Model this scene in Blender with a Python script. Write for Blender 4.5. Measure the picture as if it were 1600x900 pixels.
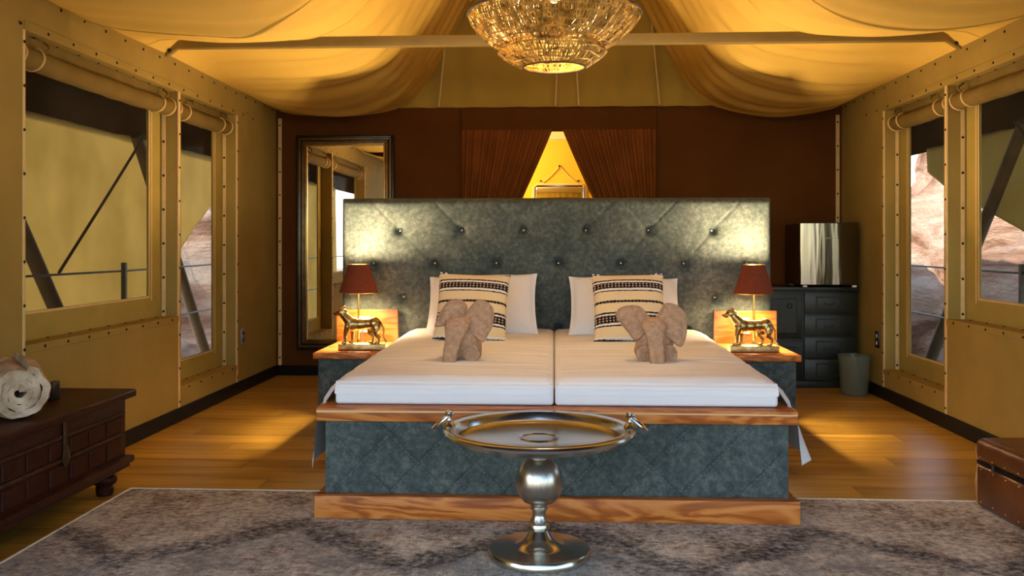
import bpy, bmesh, math, random
from mathutils import Vector, Matrix, noise as mnoise
random.seed(7)
R = math.radians
for o in list(bpy.data.objects):
    bpy.data.objects.remove(o, do_unlink=True)
scene = bpy.context.scene
COL = scene.collection

# ------------------------------------------------------------------ camera
F_PX = 1420.0
CAM_H = 1.11
YAW = math.atan(66 / F_PX)
cd = bpy.data.cameras.new('camera')
cd.sensor_width = 36.0
cd.lens = 36.0 * F_PX / 1600
cd.shift_y = -70 / 1600
cd.clip_start = 0.05
cd.clip_end = 500
cam = bpy.data.objects.new('camera', cd)
COL.objects.link(cam)
cam.location = (0, 0, CAM_H)
cam.rotation_euler = (R(90), 0, YAW)
scene.camera = cam

# ------------------------------------------------------------------ sky, sun, exposure
SUN_EL, SUN_AZ = R(33), R(30)
world = bpy.data.worlds.new('world')
scene.world = world
world.use_nodes = True
wt = world.node_tree
bgn = wt.nodes['Background']
sky = wt.nodes.new('ShaderNodeTexSky')
sky.sky_type = 'NISHITA'
sky.sun_disc = False
sky.sun_elevation = SUN_EL
sky.sun_rotation = R(240)
sky.dust_density = 0.8
wt.links.new(sky.outputs[0], bgn.inputs[0])
bgn.inputs[1].default_value = 0.42
sd = bpy.data.lights.new('sun', 'SUN')
sd.energy = 6.0
sd.angle = R(1.0)
sd.color = (1.0, 0.93, 0.82)
sun = bpy.data.objects.new('sun', sd)
COL.objects.link(sun)
sdir = Vector((-math.cos(SUN_EL) * math.cos(SUN_AZ), -math.cos(SUN_EL) * math.sin(SUN_AZ), math.sin(SUN_EL)))
sun.rotation_euler = sdir.to_track_quat('Z', 'Y').to_euler()
sun.location = sdir * 20
vs = scene.view_settings
vs.view_transform = 'Standard'
vs.look = 'None'
vs.gamma = 1
vs.use_curve_mapping = False
vs.exposure = 0.55
WARM = (1.0, 0.72, 0.40)
BEDSIDE_W = 70.0
CHANDELIER_W = 20.0
BATH_W = 60.0

# ------------------------------------------------------------------ materials
MATS = {}


class NT:
    def __init__(s, m):
        s.t = m.node_tree
        s.b = s.t.nodes['Principled BSDF']

    def n(s, typ, **kw):
        nd = s.t.nodes.new(typ)
        for k, v in kw.items():
            setattr(nd, k, v)
        return nd

    def l(s, a, b):
        s.t.links.new(a, b)

    def coord(s, scale=(1, 1, 1), kind='Object', loc=(0, 0, 0), rot=(0, 0, 0)):
        tc = s.n('ShaderNodeTexCoord')
        mp = s.n('ShaderNodeMapping')
        mp.inputs['Scale'].default_value = scale
        mp.inputs['Location'].default_value = loc
        mp.inputs['Rotation'].default_value = rot
        s.l(tc.outputs[kind], mp.inputs[0])
        return mp.outputs[0]

    def noise(s, vec, scale=5, detail=4, rough=.55, dist=0):
        nd = s.n('ShaderNodeTexNoise')
        nd.inputs['Scale'].default_value = scale
        nd.inputs['Detail'].default_value = detail
        nd.inputs['Roughness'].default_value = rough
        nd.inputs['Distortion'].default_value = dist
        if vec is not None:
            s.l(vec, nd.inputs['Vector'])
        return nd.outputs['Fac']

    def ramp(s, fac, stops, interp='LINEAR'):
        nd = s.n('ShaderNodeValToRGB')
        cr = nd.color_ramp
        cr.interpolation = interp
        while len(cr.elements) < len(stops):
            cr.elements.new(0.5)
        for e, (p, c) in zip(cr.elements, stops):
            e.position = p
            e.color = (*c, 1) if len(c) == 3 else c
        s.l(fac, nd.inputs[0])
        return nd.outputs[0]

    def math(s, op, a, b=None, c=None):
        nd = s.n('ShaderNodeMath', operation=op)
        for i, v in enumerate((a, b, c)):
            if v is None:
                continue
            if isinstance(v, (int, float)):
                nd.inputs[i].default_value = v
            else:
                s.l(v, nd.inputs[i])
        return nd.outputs[0]

    def mix(s, fac, a, b, blend='MIX'):
        nd = s.n('ShaderNodeMix', data_type='RGBA', blend_type=blend)
        if isinstance(fac, (int, float)):
            nd.inputs[0].default_value = fac
        else:
            s.l(fac, nd.inputs[0])
        for i, v in ((6, a), (7, b)):
            if isinstance(v, tuple):
                nd.inputs[i].default_value = (*v, 1)
            else:
                s.l(v, nd.inputs[i])
        return nd.outputs[2]

    def bump(s, h, strength=.2, dist=.01):
        nd = s.n('ShaderNodeBump')
        nd.inputs['Strength'].default_value = strength
        nd.inputs['Distance'].default_value = dist
        s.l(h, nd.inputs['Height'])
        s.l(nd.outputs[0], s.b.inputs['Normal'])

    def sep(s, vec):
        nd = s.n('ShaderNodeSeparateXYZ')
        s.l(vec, nd.inputs[0])
        return nd.outputs


def newmat(name, rough=.6, metal=0.0, spec=.5):
    m = bpy.data.materials.new(name)
    m.use_nodes = True
    t = NT(m)
    t.b.inputs['Roughness'].default_value = rough
    t.b.inputs['Metallic'].default_value = metal
    t.b.inputs['Specular IOR Level'].default_value = spec
    MATS[name] = m
    return t


def varied(name, c1, c2, scale=8, rough=.6, metal=0.0, spec=.5, bump=0.0, bscale=None, stretch=(1, 1, 1), bdist=.01, detail=4):
    t = newmat(name, rough, metal, spec)
    v = t.coord(stretch)
    f = t.noise(v, scale, detail)
    t.l(t.ramp(f, [(.3, c1), (.7, c2)]), t.b.inputs['Base Color'])
    if bump:
        f2 = t.noise(v, bscale or scale * 4, 3)
        t.bump(f2, bump, bdist)
    return t


# canvas
varied('canvas_gable', (.36, .25, .045), (.42, .29, .055), 3, .85, spec=.1)
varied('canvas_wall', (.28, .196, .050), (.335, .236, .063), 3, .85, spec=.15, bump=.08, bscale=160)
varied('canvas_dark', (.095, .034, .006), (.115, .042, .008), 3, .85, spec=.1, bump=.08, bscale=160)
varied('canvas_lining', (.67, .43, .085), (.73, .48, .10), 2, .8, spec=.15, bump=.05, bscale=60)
varied('canvas_margin', (.34, .26, .06), (.40, .30, .075), 6, .8, spec=.2, bump=.06, bscale=120)
varied('webbing', (.62, .45, .20), (.70, .52, .25), 20, .7, spec=.2)
varied('canvas_roll', (.15, .10, .026), (.20, .135, .036), 5, .85, spec=.15, bump=.1, bscale=60)
varied('strap_tan', (.55, .37, .14), (.62, .43, .18), 20, .6, spec=.3)
varied('curtain_brown', (.17, .055, .010), (.24, .080, .016), 4, .85, spec=.1, bump=.08, bscale=120)
varied('fly_dark', (.016, .006, .003), (.022, .009, .005), 4, .95, spec=.0)
varied('bath_canvas', (.85, .58, .08), (.88, .62, .10), 3, .8, spec=.1)
varied('bath_pale', (.80, .74, .55), (.84, .78, .6), 3, .8, spec=.1)
varied('stud_metal', (.015, .012, .008), (.03, .024, .015), 40, .35, .7)
varied('black_trim', (.004, .004, .005), (.007, .007, .007), 12, .6, spec=.2)
varied('black_gloss', (.008, .008, .009), (.014, .013, .013), 20, .25)
varied('pole_wood', (.050, .034, .020), (.09, .06, .035), 14, .7, stretch=(1, 1, .2), bump=.3)
varied('rope_dark', (.02, .016, .012), (.035, .03, .022), 40, .8)
varied('steel_rail', (.05, .05, .052), (.08, .08, .082), 30, .4, .6)
varied('beam_paint', (.22, .15, .038), (.26, .18, .048), 5, .5, bump=.03)
varied('deck_boards', (.20, .14, .09), (.28, .2, .13), 4, .8)
# outdoors canvas: thin cloth that lets light through
t = newmat('fly_canvas', .8, spec=.1)
cv = t.coord((1, 1, 1))
cc = t.ramp(t.noise(cv, 2.2, 5), [(.3, (.46, .37, .17)), (.7, (.56, .46, .23))])
t.l(cc, t.b.inputs['Base Color'])
tr = t.n('ShaderNodeBsdfTranslucent')
t.l(cc, tr.inputs[0])
mx = t.n('ShaderNodeMixShader')
mx.inputs[0].default_value = .6
t.l(t.b.outputs[0], mx.inputs[1])
t.l(tr.outputs[0], mx.inputs[2])
t.l(mx.outputs[0], t.t.nodes['Material Output'].inputs[0])
# window pane: clear sheet with slight sheen
t = newmat('pane_clear', .08)
tp = t.n('ShaderNodeBsdfTransparent')
tp.inputs[0].default_value = (.90, .89, .86, 1)
t.b.inputs['Base Color'].default_value = (.55, .50, .40, 1)
mx = t.n('ShaderNodeMixShader')
fr = t.ramp(t.noise(t.coord((1, 1, 1)), 1.5, 3), [(.3, (.012, .012, .012)), (.75, (.035, .035, .035))])
t.l(fr, mx.inputs[0])
t.l(tp.outputs[0], mx.inputs[1])
t.l(t.b.outputs[0], mx.inputs[2])
t.l(mx.outputs[0], t.t.nodes['Material Output'].inputs[0])


# floor planks
t = newmat('plank_wood', .36, spec=.5)
oi = t.n('ShaderNodeObjectInfo')
tc = t.n('ShaderNodeTexCoord')
addv = t.n('ShaderNodeVectorMath', operation='MULTIPLY_ADD')
t.l(oi.outputs['Random'], addv.inputs[0])
addv.inputs[1].default_value = (37, 11, 5)
t.l(tc.outputs['Object'], addv.inputs[2])
mp = t.n('ShaderNodeMapping')
mp.inputs['Scale'].default_value = (.55, 7, 7)
t.l(addv.outputs[0], mp.inputs[0])
g = t.noise(mp.outputs[0], 2.2, 6, .6, .6)
g2 = t.noise(mp.outputs[0], 14, 3, .6)
cA = t.ramp(g, [(.28, (.17, .082, .010)), (.45, (.46, .265, .038)), (.72, (.66, .41, .072))])
cB = t.mix(t.math('MULTIPLY', g2, .35), cA, (.24, .105, .016))
rv = t.ramp(oi.outputs['Random'], [(0, (.74, .72, .70)), (1, (1.12, 1.10, 1.06))])
t.l(t.mix(1.0, cB, rv, 'MULTIPLY'), t.b.inputs['Base Color'])
t.bump(g2, .05, .003)

# trim wood with flame grain
def grained(name, dark, mid, light, rough=.3, ax=(1.1, 7, 7), wscale=1.0, spec=.5):
    t = newmat(name, rough, spec=spec)
    v = t.coord(ax)
    n1 = t.noise(v, 1.3 * wscale, 4, .5, .8)
    ring = t.math('SINE', t.math('MULTIPLY', n1, 46.0))
    ring = t.math('MULTIPLY_ADD', ring, .5, .5)
    fine = t.noise(t.coord((ax[0] * 2, ax[1] * 9, ax[2] * 9)), 3, 3)
    mixf = t.math('ADD', t.math('MULTIPLY', ring, .45), t.math('ADD', t.math('MULTIPLY', n1, .45), t.math('MULTIPLY', fine, .2)))
    t.l(t.ramp(mixf, [(.18, dark), (.5, mid), (.85, light)]), t.b.inputs['Base Color'])
    t.bump(fine, .05, .002)


grained('trim_wood', (.20, .046, .006), (.47, .135, .022), (.66, .25, .058), rough=.42, spec=.3)
grained('board_wood', (.14, .042, .006), (.25, .088, .014), (.33, .135, .028))
grained('carved_light', (.02, .007, .004), (.04, .016, .008), (.06, .028, .013), rough=.6, spec=.2)
grained('chest_wood', (.018, .004, .002), (.030, .006, .003), (.046, .010, .005), rough=.5, spec=.2)
t = newmat('pale_wood_edge', .35)
t.l(t.ramp(t.noise(t.coord((1, 14, 14)), 3), [(.3, (.62, .36, .14)), (.7, (.72, .46, .2))]), t.b.inputs['Base Color'])

# grey-teal upholstery
t = newmat('upholstery', .75, spec=.25)
v = t.coord()
f1 = t.noise(v, 38, 6, .7)
f2 = t.noise(v, 6, 3)
fib = t.noise(t.coord((60, 60, 260)), 1.5, 3, .7)
m1 = t.math('ADD', t.math('MULTIPLY', f1, .6), t.math('ADD', t.math('MULTIPLY', f2, .25), t.math('MULTIPLY', fib, .25)))
t.l(t.ramp(m1, [(.36, (.018, .027, .027)), (.54, (.062, .081, .078)), (.74, (.16, .182, .168))]), t.b.inputs['Base Color'])
t.bump(f1, .25, .004)

varied('shade_lining', (.70, .62, .48), (.76, .68, .54), 12, .8, spec=.1)
varied('stitch_thread', (.15, .18, .18), (.20, .23, .23), 30, .8)
varied('linen_white', (.78, .80, .84), (.83, .85, .89), 3, .8, spec=.2, bump=.12, bscale=14, stretch=(1, 2.2, 1))
varied('pillow_white', (.78, .82, .86), (.84, .87, .90), 4, .8, spec=.2, bump=.35, bscale=9)
t = varied('terry_brown', (.36, .215, .13), (.54, .345, .225), 55, .95, spec=.05, bump=.7, bscale=130, bdist=.006)
varied('terry_cream', (.30, .205, .125), (.60, .47, .34), 16, .95, spec=.05, bump=.7, bscale=60, bdist=.01)
# striped woven cushion (object z runs 0..0.42, x -.2...2)
t = newmat('cushion_weave', .9, spec=.1)
tcz = t.n('ShaderNodeTexCoord')
s_ = t.sep(tcz.outputs['Object'])
wob = t.math('MULTIPLY', t.math('SUBTRACT', t.noise(t.coord((30, 1, 30)), 6, 2), .5), .012)
zz = t.math('SUBTRACT', 1.0, t.math('DIVIDE', t.math('ADD', s_[2], wob), .42))
CR, BK, WH = (.80, .62, .36), (.018, .014, .014), (.80, .77, .70)
stripes = t.ramp(zz, [(0, BK), (.035, WH), (.055, CR), (.135, BK), (.155, WH), (.18, BK), (.275, WH), (.305, BK), (.322, CR), (.455, BK), (.49, CR),
                      (.625, BK), (.645, WH), (.665, BK), (.775, WH), (.80, BK), (.82, CR), (.945, WH), (.965, BK), (.985, WH)], 'CONSTANT')
inband = t.ramp(zz, [(0, (1, 1, 1)), (.05, (0, 0, 0)), (.185, (1, 1, 1)), (.27, (0, 0, 0)), (.458, (1, 1, 1)), (.487, (0, 0, 0)), (.67, (1, 1, 1)), (.77, (0, 0, 0)), (.96, (1, 1, 1))], 'CONSTANT')
wx = t.math('SINE', t.math('MULTIPLY', t.math('ADD', s_[0], wob), 330.0))
wz = t.math('SINE', t.math('MULTIPLY', s_[2], 420.0))
dots = t.math('GREATER_THAN', t.math('ADD', wx, t.math('MULTIPLY', wz, .8)), .75)
t.l(t.mix(t.math('MULTIPLY', dots, inband), stripes, (.62, .42, .30)), t.b.inputs['Base Color'])
t.bump(t.noise(t.coord((1, 1, 1)), 170, 2), .4, .004)

# metals
varied('polished_nickel', (.50, .49, .45), (.62, .61, .57), 5, .20, 1.0, bump=.06, bscale=9)
varied('brushed_nickel', (.46, .44, .38), (.60, .57, .50), 6, .28, 1.0, stretch=(30, 30, 1), bump=.15, bscale=6, bdist=.002)
varied('gold_statue', (.26, .15, .045), (.62, .44, .19), 30, .30, 1.0, bump=.2, bscale=50, bdist=.003)
varied('gold_base', (.34, .22, .08), (.62, .44, .2), 40, .42, 1.0, bump=.5, bscale=70, bdist=.004)
varied('brass', (.75, .48, .12), (.85, .58, .18), 12, .22, 1.0)
varied('fridge_side', (.020, .013, .008), (.028, .018, .011), 8, .45)
varied('fridge_steel', (.20, .195, .16), (.26, .25, .21), 5, .12, 1.0, bump=.25, bscale=2.0, stretch=(3, 3, .25), bdist=.04, detail=1)
varied('cabinet_dark', (.010, .013, .009), (.019, .022, .014), 14, .42, bump=.1)
varied('white_plastic', (.7, .68, .6), (.76, .74, .66), 20, .4)
varied('plate_grey', (.22, .23, .24), (.28, .29, .30), 20, .35)
varied('leather_brown', (.055, .014, .005), (.16, .048, .013), 5, .34, bump=.25, bscale=40, bdist=.004)
varied('leather_edge', (.40, .15, .055), (.62, .27, .11), 14, .35, bump=.2)
varied('gilt_dark', (.16, .10, .035), (.32, .21, .08), 14, .28, .8)
varied('bronze_dark', (.05, .035, .015), (.09, .065, .03), 30, .4, .7)
varied('mirror_glass', (.88, .88, .86), (.9, .9, .88), 2, .01, 1.0)
varied('pale_rope', (.72, .62, .42), (.82, .72, .5), 60, .8, bump=.5)
varied('net_gold', (.16, .075, .010), (.95, .62, .16), 24, .45, .25)
varied('net_dark', (.06, .035, .012), (.11, .06, .02), 20, .6)
varied('rug_binding', (.62, .58, .48), (.7, .66, .56), 30, .9)
varied('ground_sand', (.36, .27, .19), (.48, .36, .26), 1.2, .95, bump=.4, bscale=4, bdist=.1)
# bin plastic
t = newmat('bin_plastic', .12)
t.b.inputs['Base Color'].default_value = (.30, .32, .25, 1)
tp = t.n('ShaderNodeBsdfTransparent')
tp.inputs[0].default_value = (.80, .83, .74, 1)
mx = t.n('ShaderNodeMixShader')
t.l(t.ramp(t.noise(t.coord(), 6, 2), [(.3, (.24, .24, .24)), (.7, (.32, .32, .32))]), mx.inputs[0])
t.l(tp.outputs[0], mx.inputs[1])
t.l(t.b.outputs[0], mx.inputs[2])
t.l(mx.outputs[0], t.t.nodes['Material Output'].inputs[0])
# lamp shade: red-brown cloth, light passes
t = newmat('shade_cloth', .8, spec=.1)
sc = t.ramp(t.noise(t.coord((1, 1, 6)), 30, 3), [(.3, (.15, .034, .016)), (.7, (.19, .046, .020))])
t.l(sc, t.b.inputs['Base Color'])
tr = t.n('ShaderNodeBsdfTranslucent')
tr.inputs[0].default_value = (.30, .055, .012, 1)
mx = t.n('ShaderNodeMixShader')
mx.inputs[0].default_value = .07
t.l(t.b.outputs[0], mx.inputs[1])
t.l(tr.outputs[0], mx.inputs[2])
t.l(mx.outputs[0], t.t.nodes['Material Output'].inputs[0])


def emitter(name, col, strength):
    t = newmat(name, .5)
    t.b.inputs['Base Color'].default_value = (*col, 1)
    t.b.inputs['Emission Color'].default_value = (*col, 1)
    t.b.inputs['Emission Strength'].default_value = strength


emitter('bulb_bedside', (1.0, .74, .36), 16)
emitter('bulb_chandelier', (1.0, .62, .20), 9)
emitter('added_bath_glow', (1.0, .72, .3), 6)

# rug
t = newmat('rug_pile', .95, spec=.05)
v = t.coord()
so = t.sep(v)
n1 = t.noise(v, 3.2, 8, .72, .5)
n2 = t.noise(t.coord((1, 1.3, 1)), 34, 6, .8)
n3 = t.noise(v, 7, 6, .7, .8)
base = t.ramp(t.math('ADD', t.math('MULTIPLY', n1, .40), t.math('MULTIPLY', n2, .60)), [(.40, (.13, .115, .10)), (.45, (.37, .295, .235)), (.49, (.52, .49, .44)), (.53, (.70, .65, .56)), (.585, (.88, .83, .73))])
rust = t.ramp(n3, [(.56, (0, 0, 0)), (.66, (1, 1, 1))])
base = t.mix(t.math('MULTIPLY', rust, .6), base, (.33, .14, .09))
# navy zigzag band with pale-blue fill, broken by noise
tri = t.math('PINGPONG', t.math('ADD', so[0], t.math('MULTIPLY', t.math('SUBTRACT', n1, .5), .35)), .50)
line = t.math('SUBTRACT', t.math('ADD', so[1], t.math('MULTIPLY', tri, .9)), 1.33)
line = t.math('ADD', line, t.math('MULTIPLY', t.math('SUBTRACT', n3, .5), .30))
band = t.ramp(t.math('ABSOLUTE', line), [(.05, (1, 1, 1)), (.12, (0, 0, 0))])
navy = t.math('MULTIPLY', band, t.ramp(n2, [(.36, (1, 1, 1)), (.66, (.15, .15, .15))]))
fill = t.math('MULTIPLY', t.math('LESS_THAN', line, -.03), t.ramp(n3, [(.40, (0, 0, 0)), (.55, (1, 1, 1))]))
base = t.mix(t.math('MULTIPLY', fill, .5), base, (.30, .35, .37))
base = t.mix(navy, base, (.042, .045, .062))
yb = t.noise(t.coord((90, 7, 1), rot=(0, 0, R(8))), 1.6, 4, .7)
yb = t.ramp(yb, [(.42, (0, 0, 0)), (.60, (1, 1, 1))])
base = t.mix(t.math('MULTIPLY', yb, .24), base, (.10, .085, .075))
t.l(base, t.b.inputs['Base Color'])
t.bump(t.math('ADD', t.math('MULTIPLY', yb, .6), n2), .7, .006)

# sandstone
t = newmat('sandstone', .9, spec=.1)
v = t.coord((.35, .35, 1.6))
a = t.noise(v, 1.1, 8, .62, .7)
b2 = t.noise(t.coord(), .8, 5)
cc = t.ramp(a, [(.36, (.14, .07, .045)), (.44, (.42, .25, .17)), (.52, (.64, .46, .35)), (.62, (.80, .67, .55))])
t.l(t.mix(t.math('MULTIPLY', b2, .4), cc, (.50, .27, .17)), t.b.inputs['Base Color'])
t.bump(t.noise(t.coord((1, 1, 2.5)), 2.5, 8, .65), 1.0, .25)
varied('hill_scrub', (.14, .145, .12), (.22, .215, .17), .6, .95)

# ------------------------------------------------------------------ mesh helpers


class MB:
    def __init__(s):
        s.v = []
        s.f = []

    def add(s, vs_, fs):
        k = len(s.v)
        s.v += [tuple(p) for p in vs_]
        s.f += [tuple(i + k for i in f) for f in fs]
        return s

    def box(s, x0, x1, y0, y1, z0, z1, bev=0.0, seg=2):
        x0, x1 = min(x0, x1), max(x0, x1)
        y0, y1 = min(y0, y1), max(y0, y1)
        z0, z1 = min(z0, z1), max(z0, z1)
        vs_ = [(x, y, z) for x in (x0, x1) for y in (y0, y1) for z in (z0, z1)]
        fs = [(0, 1, 3, 2), (4, 6, 7, 5), (0, 4, 5, 1), (2, 3, 7, 6), (0, 2, 6, 4), (1, 5, 7, 3)]
        if bev <= 0:
            return s.add(vs_, fs)
        bm = bmesh.new()
        bv = [bm.verts.new(p) for p in vs_]
        for f in fs:
            bm.faces.new([bv[i] for i in f])
        bmesh.ops.bevel(bm, geom=list(bm.edges), offset=bev, segments=seg, profile=.5, affect='EDGES')
        bm.verts.index_update()
        s.add([tuple(q.co) for q in bm.verts], [[q.index for q in f.verts] for f in bm.faces])
        bm.free()
        return s

    def tube(s, pts, r, n=8, closed=False, caps=True):
        pts = [Vector(p) for p in pts]
        m = len(pts)
        rs = r if isinstance(r, (list, tuple)) else [r] * m
        rings = []
        prev = None
        for i, p in enumerate(pts):
            if closed:
                d = pts[(i + 1) % m] - pts[i - 1]
            else:
                d = pts[min(i + 1, m - 1)] - pts[max(i - 1, 0)]
            d.normalize()
            if prev is None:
                a = Vector((0, 0, 1)) if abs(d.z) < .9 else Vector((1, 0, 0))
                u = d.cross(a).normalized()
            else:
                u = (prev - d * prev.dot(d)).normalized()
            prev = u
            w = d.cross(u)
            rings.append([p + (u * math.cos(2 * math.pi * k / n) + w * math.sin(2 * math.pi * k / n)) * rs[i] for k in range(n)])
        vs_ = [q for rg in rings for q in rg]
        fs = []
        for i in range(m if closed else m - 1):
            j = (i + 1) % m
            for k in range(n):
                fs.append((i * n + k, i * n + (k + 1) % n, j * n + (k + 1) % n, j * n + k))
        if caps and not closed:
            fs.append(tuple(reversed(range(n))))
            fs.append(tuple((m - 1) * n + k for k in range(n)))
        return s.add(vs_, fs)

    def lathe(s, prof, n=32, c=(0, 0, 0), closed=False):
        vs_ = []
        m = len(prof)
        for r, z in prof:
            for k in range(n):
                a = 2 * math.pi * k / n
                vs_.append((c[0] + r * math.cos(a), c[1] + r * math.sin(a), c[2] + z))
        fs = []
        for i in range(m if closed else m - 1):
            j = (i + 1) % m
            for k in range(n):
                fs.append((i * n + k, i * n + (k + 1) % n, j * n + (k + 1) % n, j * n + k))
        if not closed:
            if prof[0][0] > 1e-6:
                fs.append(tuple(reversed(range(n))))
            if prof[-1][0] > 1e-6:
                fs.append(tuple((m - 1) * n + k for k in range(n)))
        return s.add(vs_, fs)

    def grid(s, fn, nu, nv):
        vs_ = [fn(i / nu, j / nv) for j in range(nv + 1) for i in range(nu + 1)]
        fs = [(j * (nu + 1) + i, j * (nu + 1) + i + 1, (j + 1) * (nu + 1) + i + 1, (j + 1) * (nu + 1) + i) for j in range(nv) for i in range(nu)]
        return s.add(vs_, fs)

    def sphere(s, c, r, n=12, m=8, sc=(1, 1, 1)):
        vs_ = [(c[0], c[1], c[2] - r * sc[2])]
        for i in range(1, m):
            a = -math.pi / 2 + math.pi * i / m
            for k in range(n):
                b = 2 * math.pi * k / n
                vs_.append((c[0] + r * sc[0] * math.cos(a) * math.cos(b), c[1] + r * sc[1] * math.cos(a) * math.sin(b), c[2] + r * sc[2] * math.sin(a)))
        vs_.append((c[0], c[1], c[2] + r * sc[2]))
        fs = [(0, 1 + (k + 1) % n, 1 + k) for k in range(n)]
        for i in range(m - 2):
            for k in range(n):
                a = 1 + i * n
                fs.append((a + k, a + (k + 1) % n, a + n + (k + 1) % n, a + n + k))
        t_ = len(vs_) - 1
        a = 1 + (m - 2) * n
        fs += [(a + k, a + (k + 1) % n, t_) for k in range(n)]
        return s.add(vs_, fs)

    def prism(s, poly, axis, a0, a1):
        """poly: 2D points in the two remaining axes (x,y,z order), extruded along axis"""
        def P(p, a):
            q = list(p)
            q.insert(axis, a)
            return tuple(q)
        n = len(poly)
        vs_ = [P(p, a0) for p in poly] + [P(p, a1) for p in poly]
        fs = [tuple(range(n)), tuple(reversed(range(n, 2 * n)))]
        fs += [(i, i + n, (i + 1) % n + n, (i + 1) % n) for i in range(n)]
        return s.add(vs_, fs)

    def shift(s, d):
        s.v = [(p[0] + d[0], p[1] + d[1], p[2] + d[2]) for p in s.v]
        return s

    def mesh(s, name, smooth=35, recalc=True):
        me = bpy.data.meshes.new(name)
        me.from_pydata(s.v, [], s.f)
        if recalc:
            bm = bmesh.new()
            bm.from_mesh(me)
            bmesh.ops.recalc_face_normals(bm, faces=bm.faces)
            bm.to_mesh(me)
            bm.free()
        me.update()
        if smooth:
            for p in me.polygons:
                p.use_smooth = True
            me.set_sharp_from_angle(angle=R(smooth))
        return me

    def build(s, name, m, parent=None, loc=(0, 0, 0), smooth=35, kind=None, label=None, rot=(0, 0, 0)):
        me = s.mesh(name, smooth)
        me.materials.append(MATS[m])
        o = bpy.data.objects.new(name, me)
        COL.objects.link(o)
        o.location = loc
        o.rotation_euler = rot
        if parent:
            o.parent = parent
        if kind:
            o['kind'] = kind
        if label:
            o['label'] = label
        return o


def thing(name, label, cat, loc=(0, 0, 0), rot=(0, 0, 0), group=None):
    o = bpy.data.objects.new(name, None)
    COL.objects.link(o)
    o.location = loc
    o.rotation_euler = rot
    o.empty_display_size = .1
    return tag(o, label, cat, group)


def tag(o, label, cat, group=None):
    o['label'] = label
    o['category'] = cat
    if group:
        o['group'] = group
    return o


def copy_tree(o, parent=None):
    c = o.copy()
    COL.objects.link(c)
    c.parent = parent
    for ch in [q for q in o.children]:
        copy_tree(ch, c)
    return c


def struct_empty(name):
    o = bpy.data.objects.new(name, None)
    COL.objects.link(o)
    o['kind'] = 'structure'
    return o


def nz(x, y, z=0.0):
    return mnoise.noise(Vector((x, y, z)))


def fbm(x, y, z, o=4):
    return mnoise.fractal(Vector((x, y, z)), 1.0, 2.0, o)


def catmull(pts, n):
    """closed smooth loop through 2D/3D points"""
    out = []
    m = len(pts)
    for i in range(m):
        p0, p1, p2, p3 = [Vector(pts[(i + k) % m]) for k in (-1, 0, 1, 2)]
        for k in range(n):
            u = k / n
            out.append(.5 * ((2 * p1) + (p2 - p0) * u + (2 * p0 - 5 * p1 + 4 * p2 - p3) * u * u + (3 * p1 - p0 - 3 * p2 + p3) * u ** 3))
    return out


def skin(name, pts, edges, m, parent, root=0, level=2):
    me = bpy.data.meshes.new(name)
    me.from_pydata([p[0] for p in pts], edges, [])
    o = bpy.data.objects.new(name, me)
    COL.objects.link(o)
    md = o.modifiers.new('skin', 'SKIN')
    if not me.skin_vertices:
        bm = bmesh.new()
        bm.from_mesh(me)
        bm.verts.layers.skin.verify()
        bm.to_mesh(me)
        bm.free()
    for i, sv in enumerate(me.skin_vertices[0].data):
        r = pts[i][1]
        sv.radius = r if isinstance(r, tuple) else (r, r)
        sv.use_root = (i == root)
    md.use_smooth_shade = True
    sb = o.modifiers.new('sub', 'SUBSURF')
    sb.levels = sb.render_levels = level
    me.materials.append(MATS[m])
    o.parent = parent
    return o


# ------------------------------------------------------------------ room numbers
XL, XR = -2.34, 2.35
WT = .115            # wall (reveal) thickness
YF, YB = 2.5, 7.55   # open front, back wall
YV = 0.8             # veranda edge of the boarded floor
ZT = 2.26
W1 = (3.91, 5.56)    # opening 1
W2 = (5.60, 6.60)    # opening 2
S1, S2, ZO = .655, .21, 2.055

# ------------------------------------------------------------------ floor
fl = MB().box(XL - .1, XR + .1, YV - .05, YB + 2.7, -.08, -.022).build('floor', 'black_trim', smooth=0)
fl['kind'] = 'structure'
PW, PL = .19, 1.35
plank_meshes = {}


def plank(length):
    k = round(length, 2)
    if k not in plank_meshes:
        me = MB().box(0, k - .003, 0, PW - .0025, -.0215, 0).mesh('plank', 0)
        me.materials.append(MATS['plank_wood'])
        plank_meshes[k] = me
    return plank_meshes[k]


row = 0
y = YV
while y < YB - .01:
    off = [0, .78, .35, 1.1, .55][row % 5]
    x = XL - off
    while x < XR - .01:
        x0, x1 = max(x, XL), min(x + PL, XR)
        if x1 - x0 > .04:
            o = bpy.data.objects.new('plank', plank(x1 - x0))
            COL.objects.link(o)
            o.location = (x0, y, 0)
            o.parent = fl
        x += PL
    y += PW
    row += 1
MB().box(-1.7, 1.8, YB + .0, YB + 2.6, -.0215, 0).build('bathroom_floor', 'plank_wood', fl, smooth=0)

# ------------------------------------------------------------------ side walls with window openings


def stud(mb, p, ax, s=1, r=.0080):
    """small domed press stud at p, facing along axis ax with sign s"""
    n = 7
    rings = [(r, 0), (r, .0015), (r * .72, .0045)]
    vs_ = []
    for rr, h in rings:
        for k in range(n):
            a = 2 * math.pi * k / n
            c, d = rr * math.cos(a), rr * math.sin(a)
            q = [0, 0, 0]
            q[ax] = h * s
            q[(ax + 1) % 3] = c
            q[(ax + 2) % 3] = d
            vs_.append((p[0] + q[0], p[1] + q[1], p[2] + q[2]))
    q = list(p)
    q[ax] += .0055 * s
    vs_.append(tuple(q))
    fs = []
    for i in range(2):
        for k in range(n):
            fs.append((i * n + k, i * n + (k + 1) % n, (i + 1) * n + (k + 1) % n, (i + 1) * n + k))
    fs += [(2 * n + k, 2 * n + (k + 1) % n, 3 * n) for k in range(n)]
    mb.add(vs_, fs)


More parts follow.
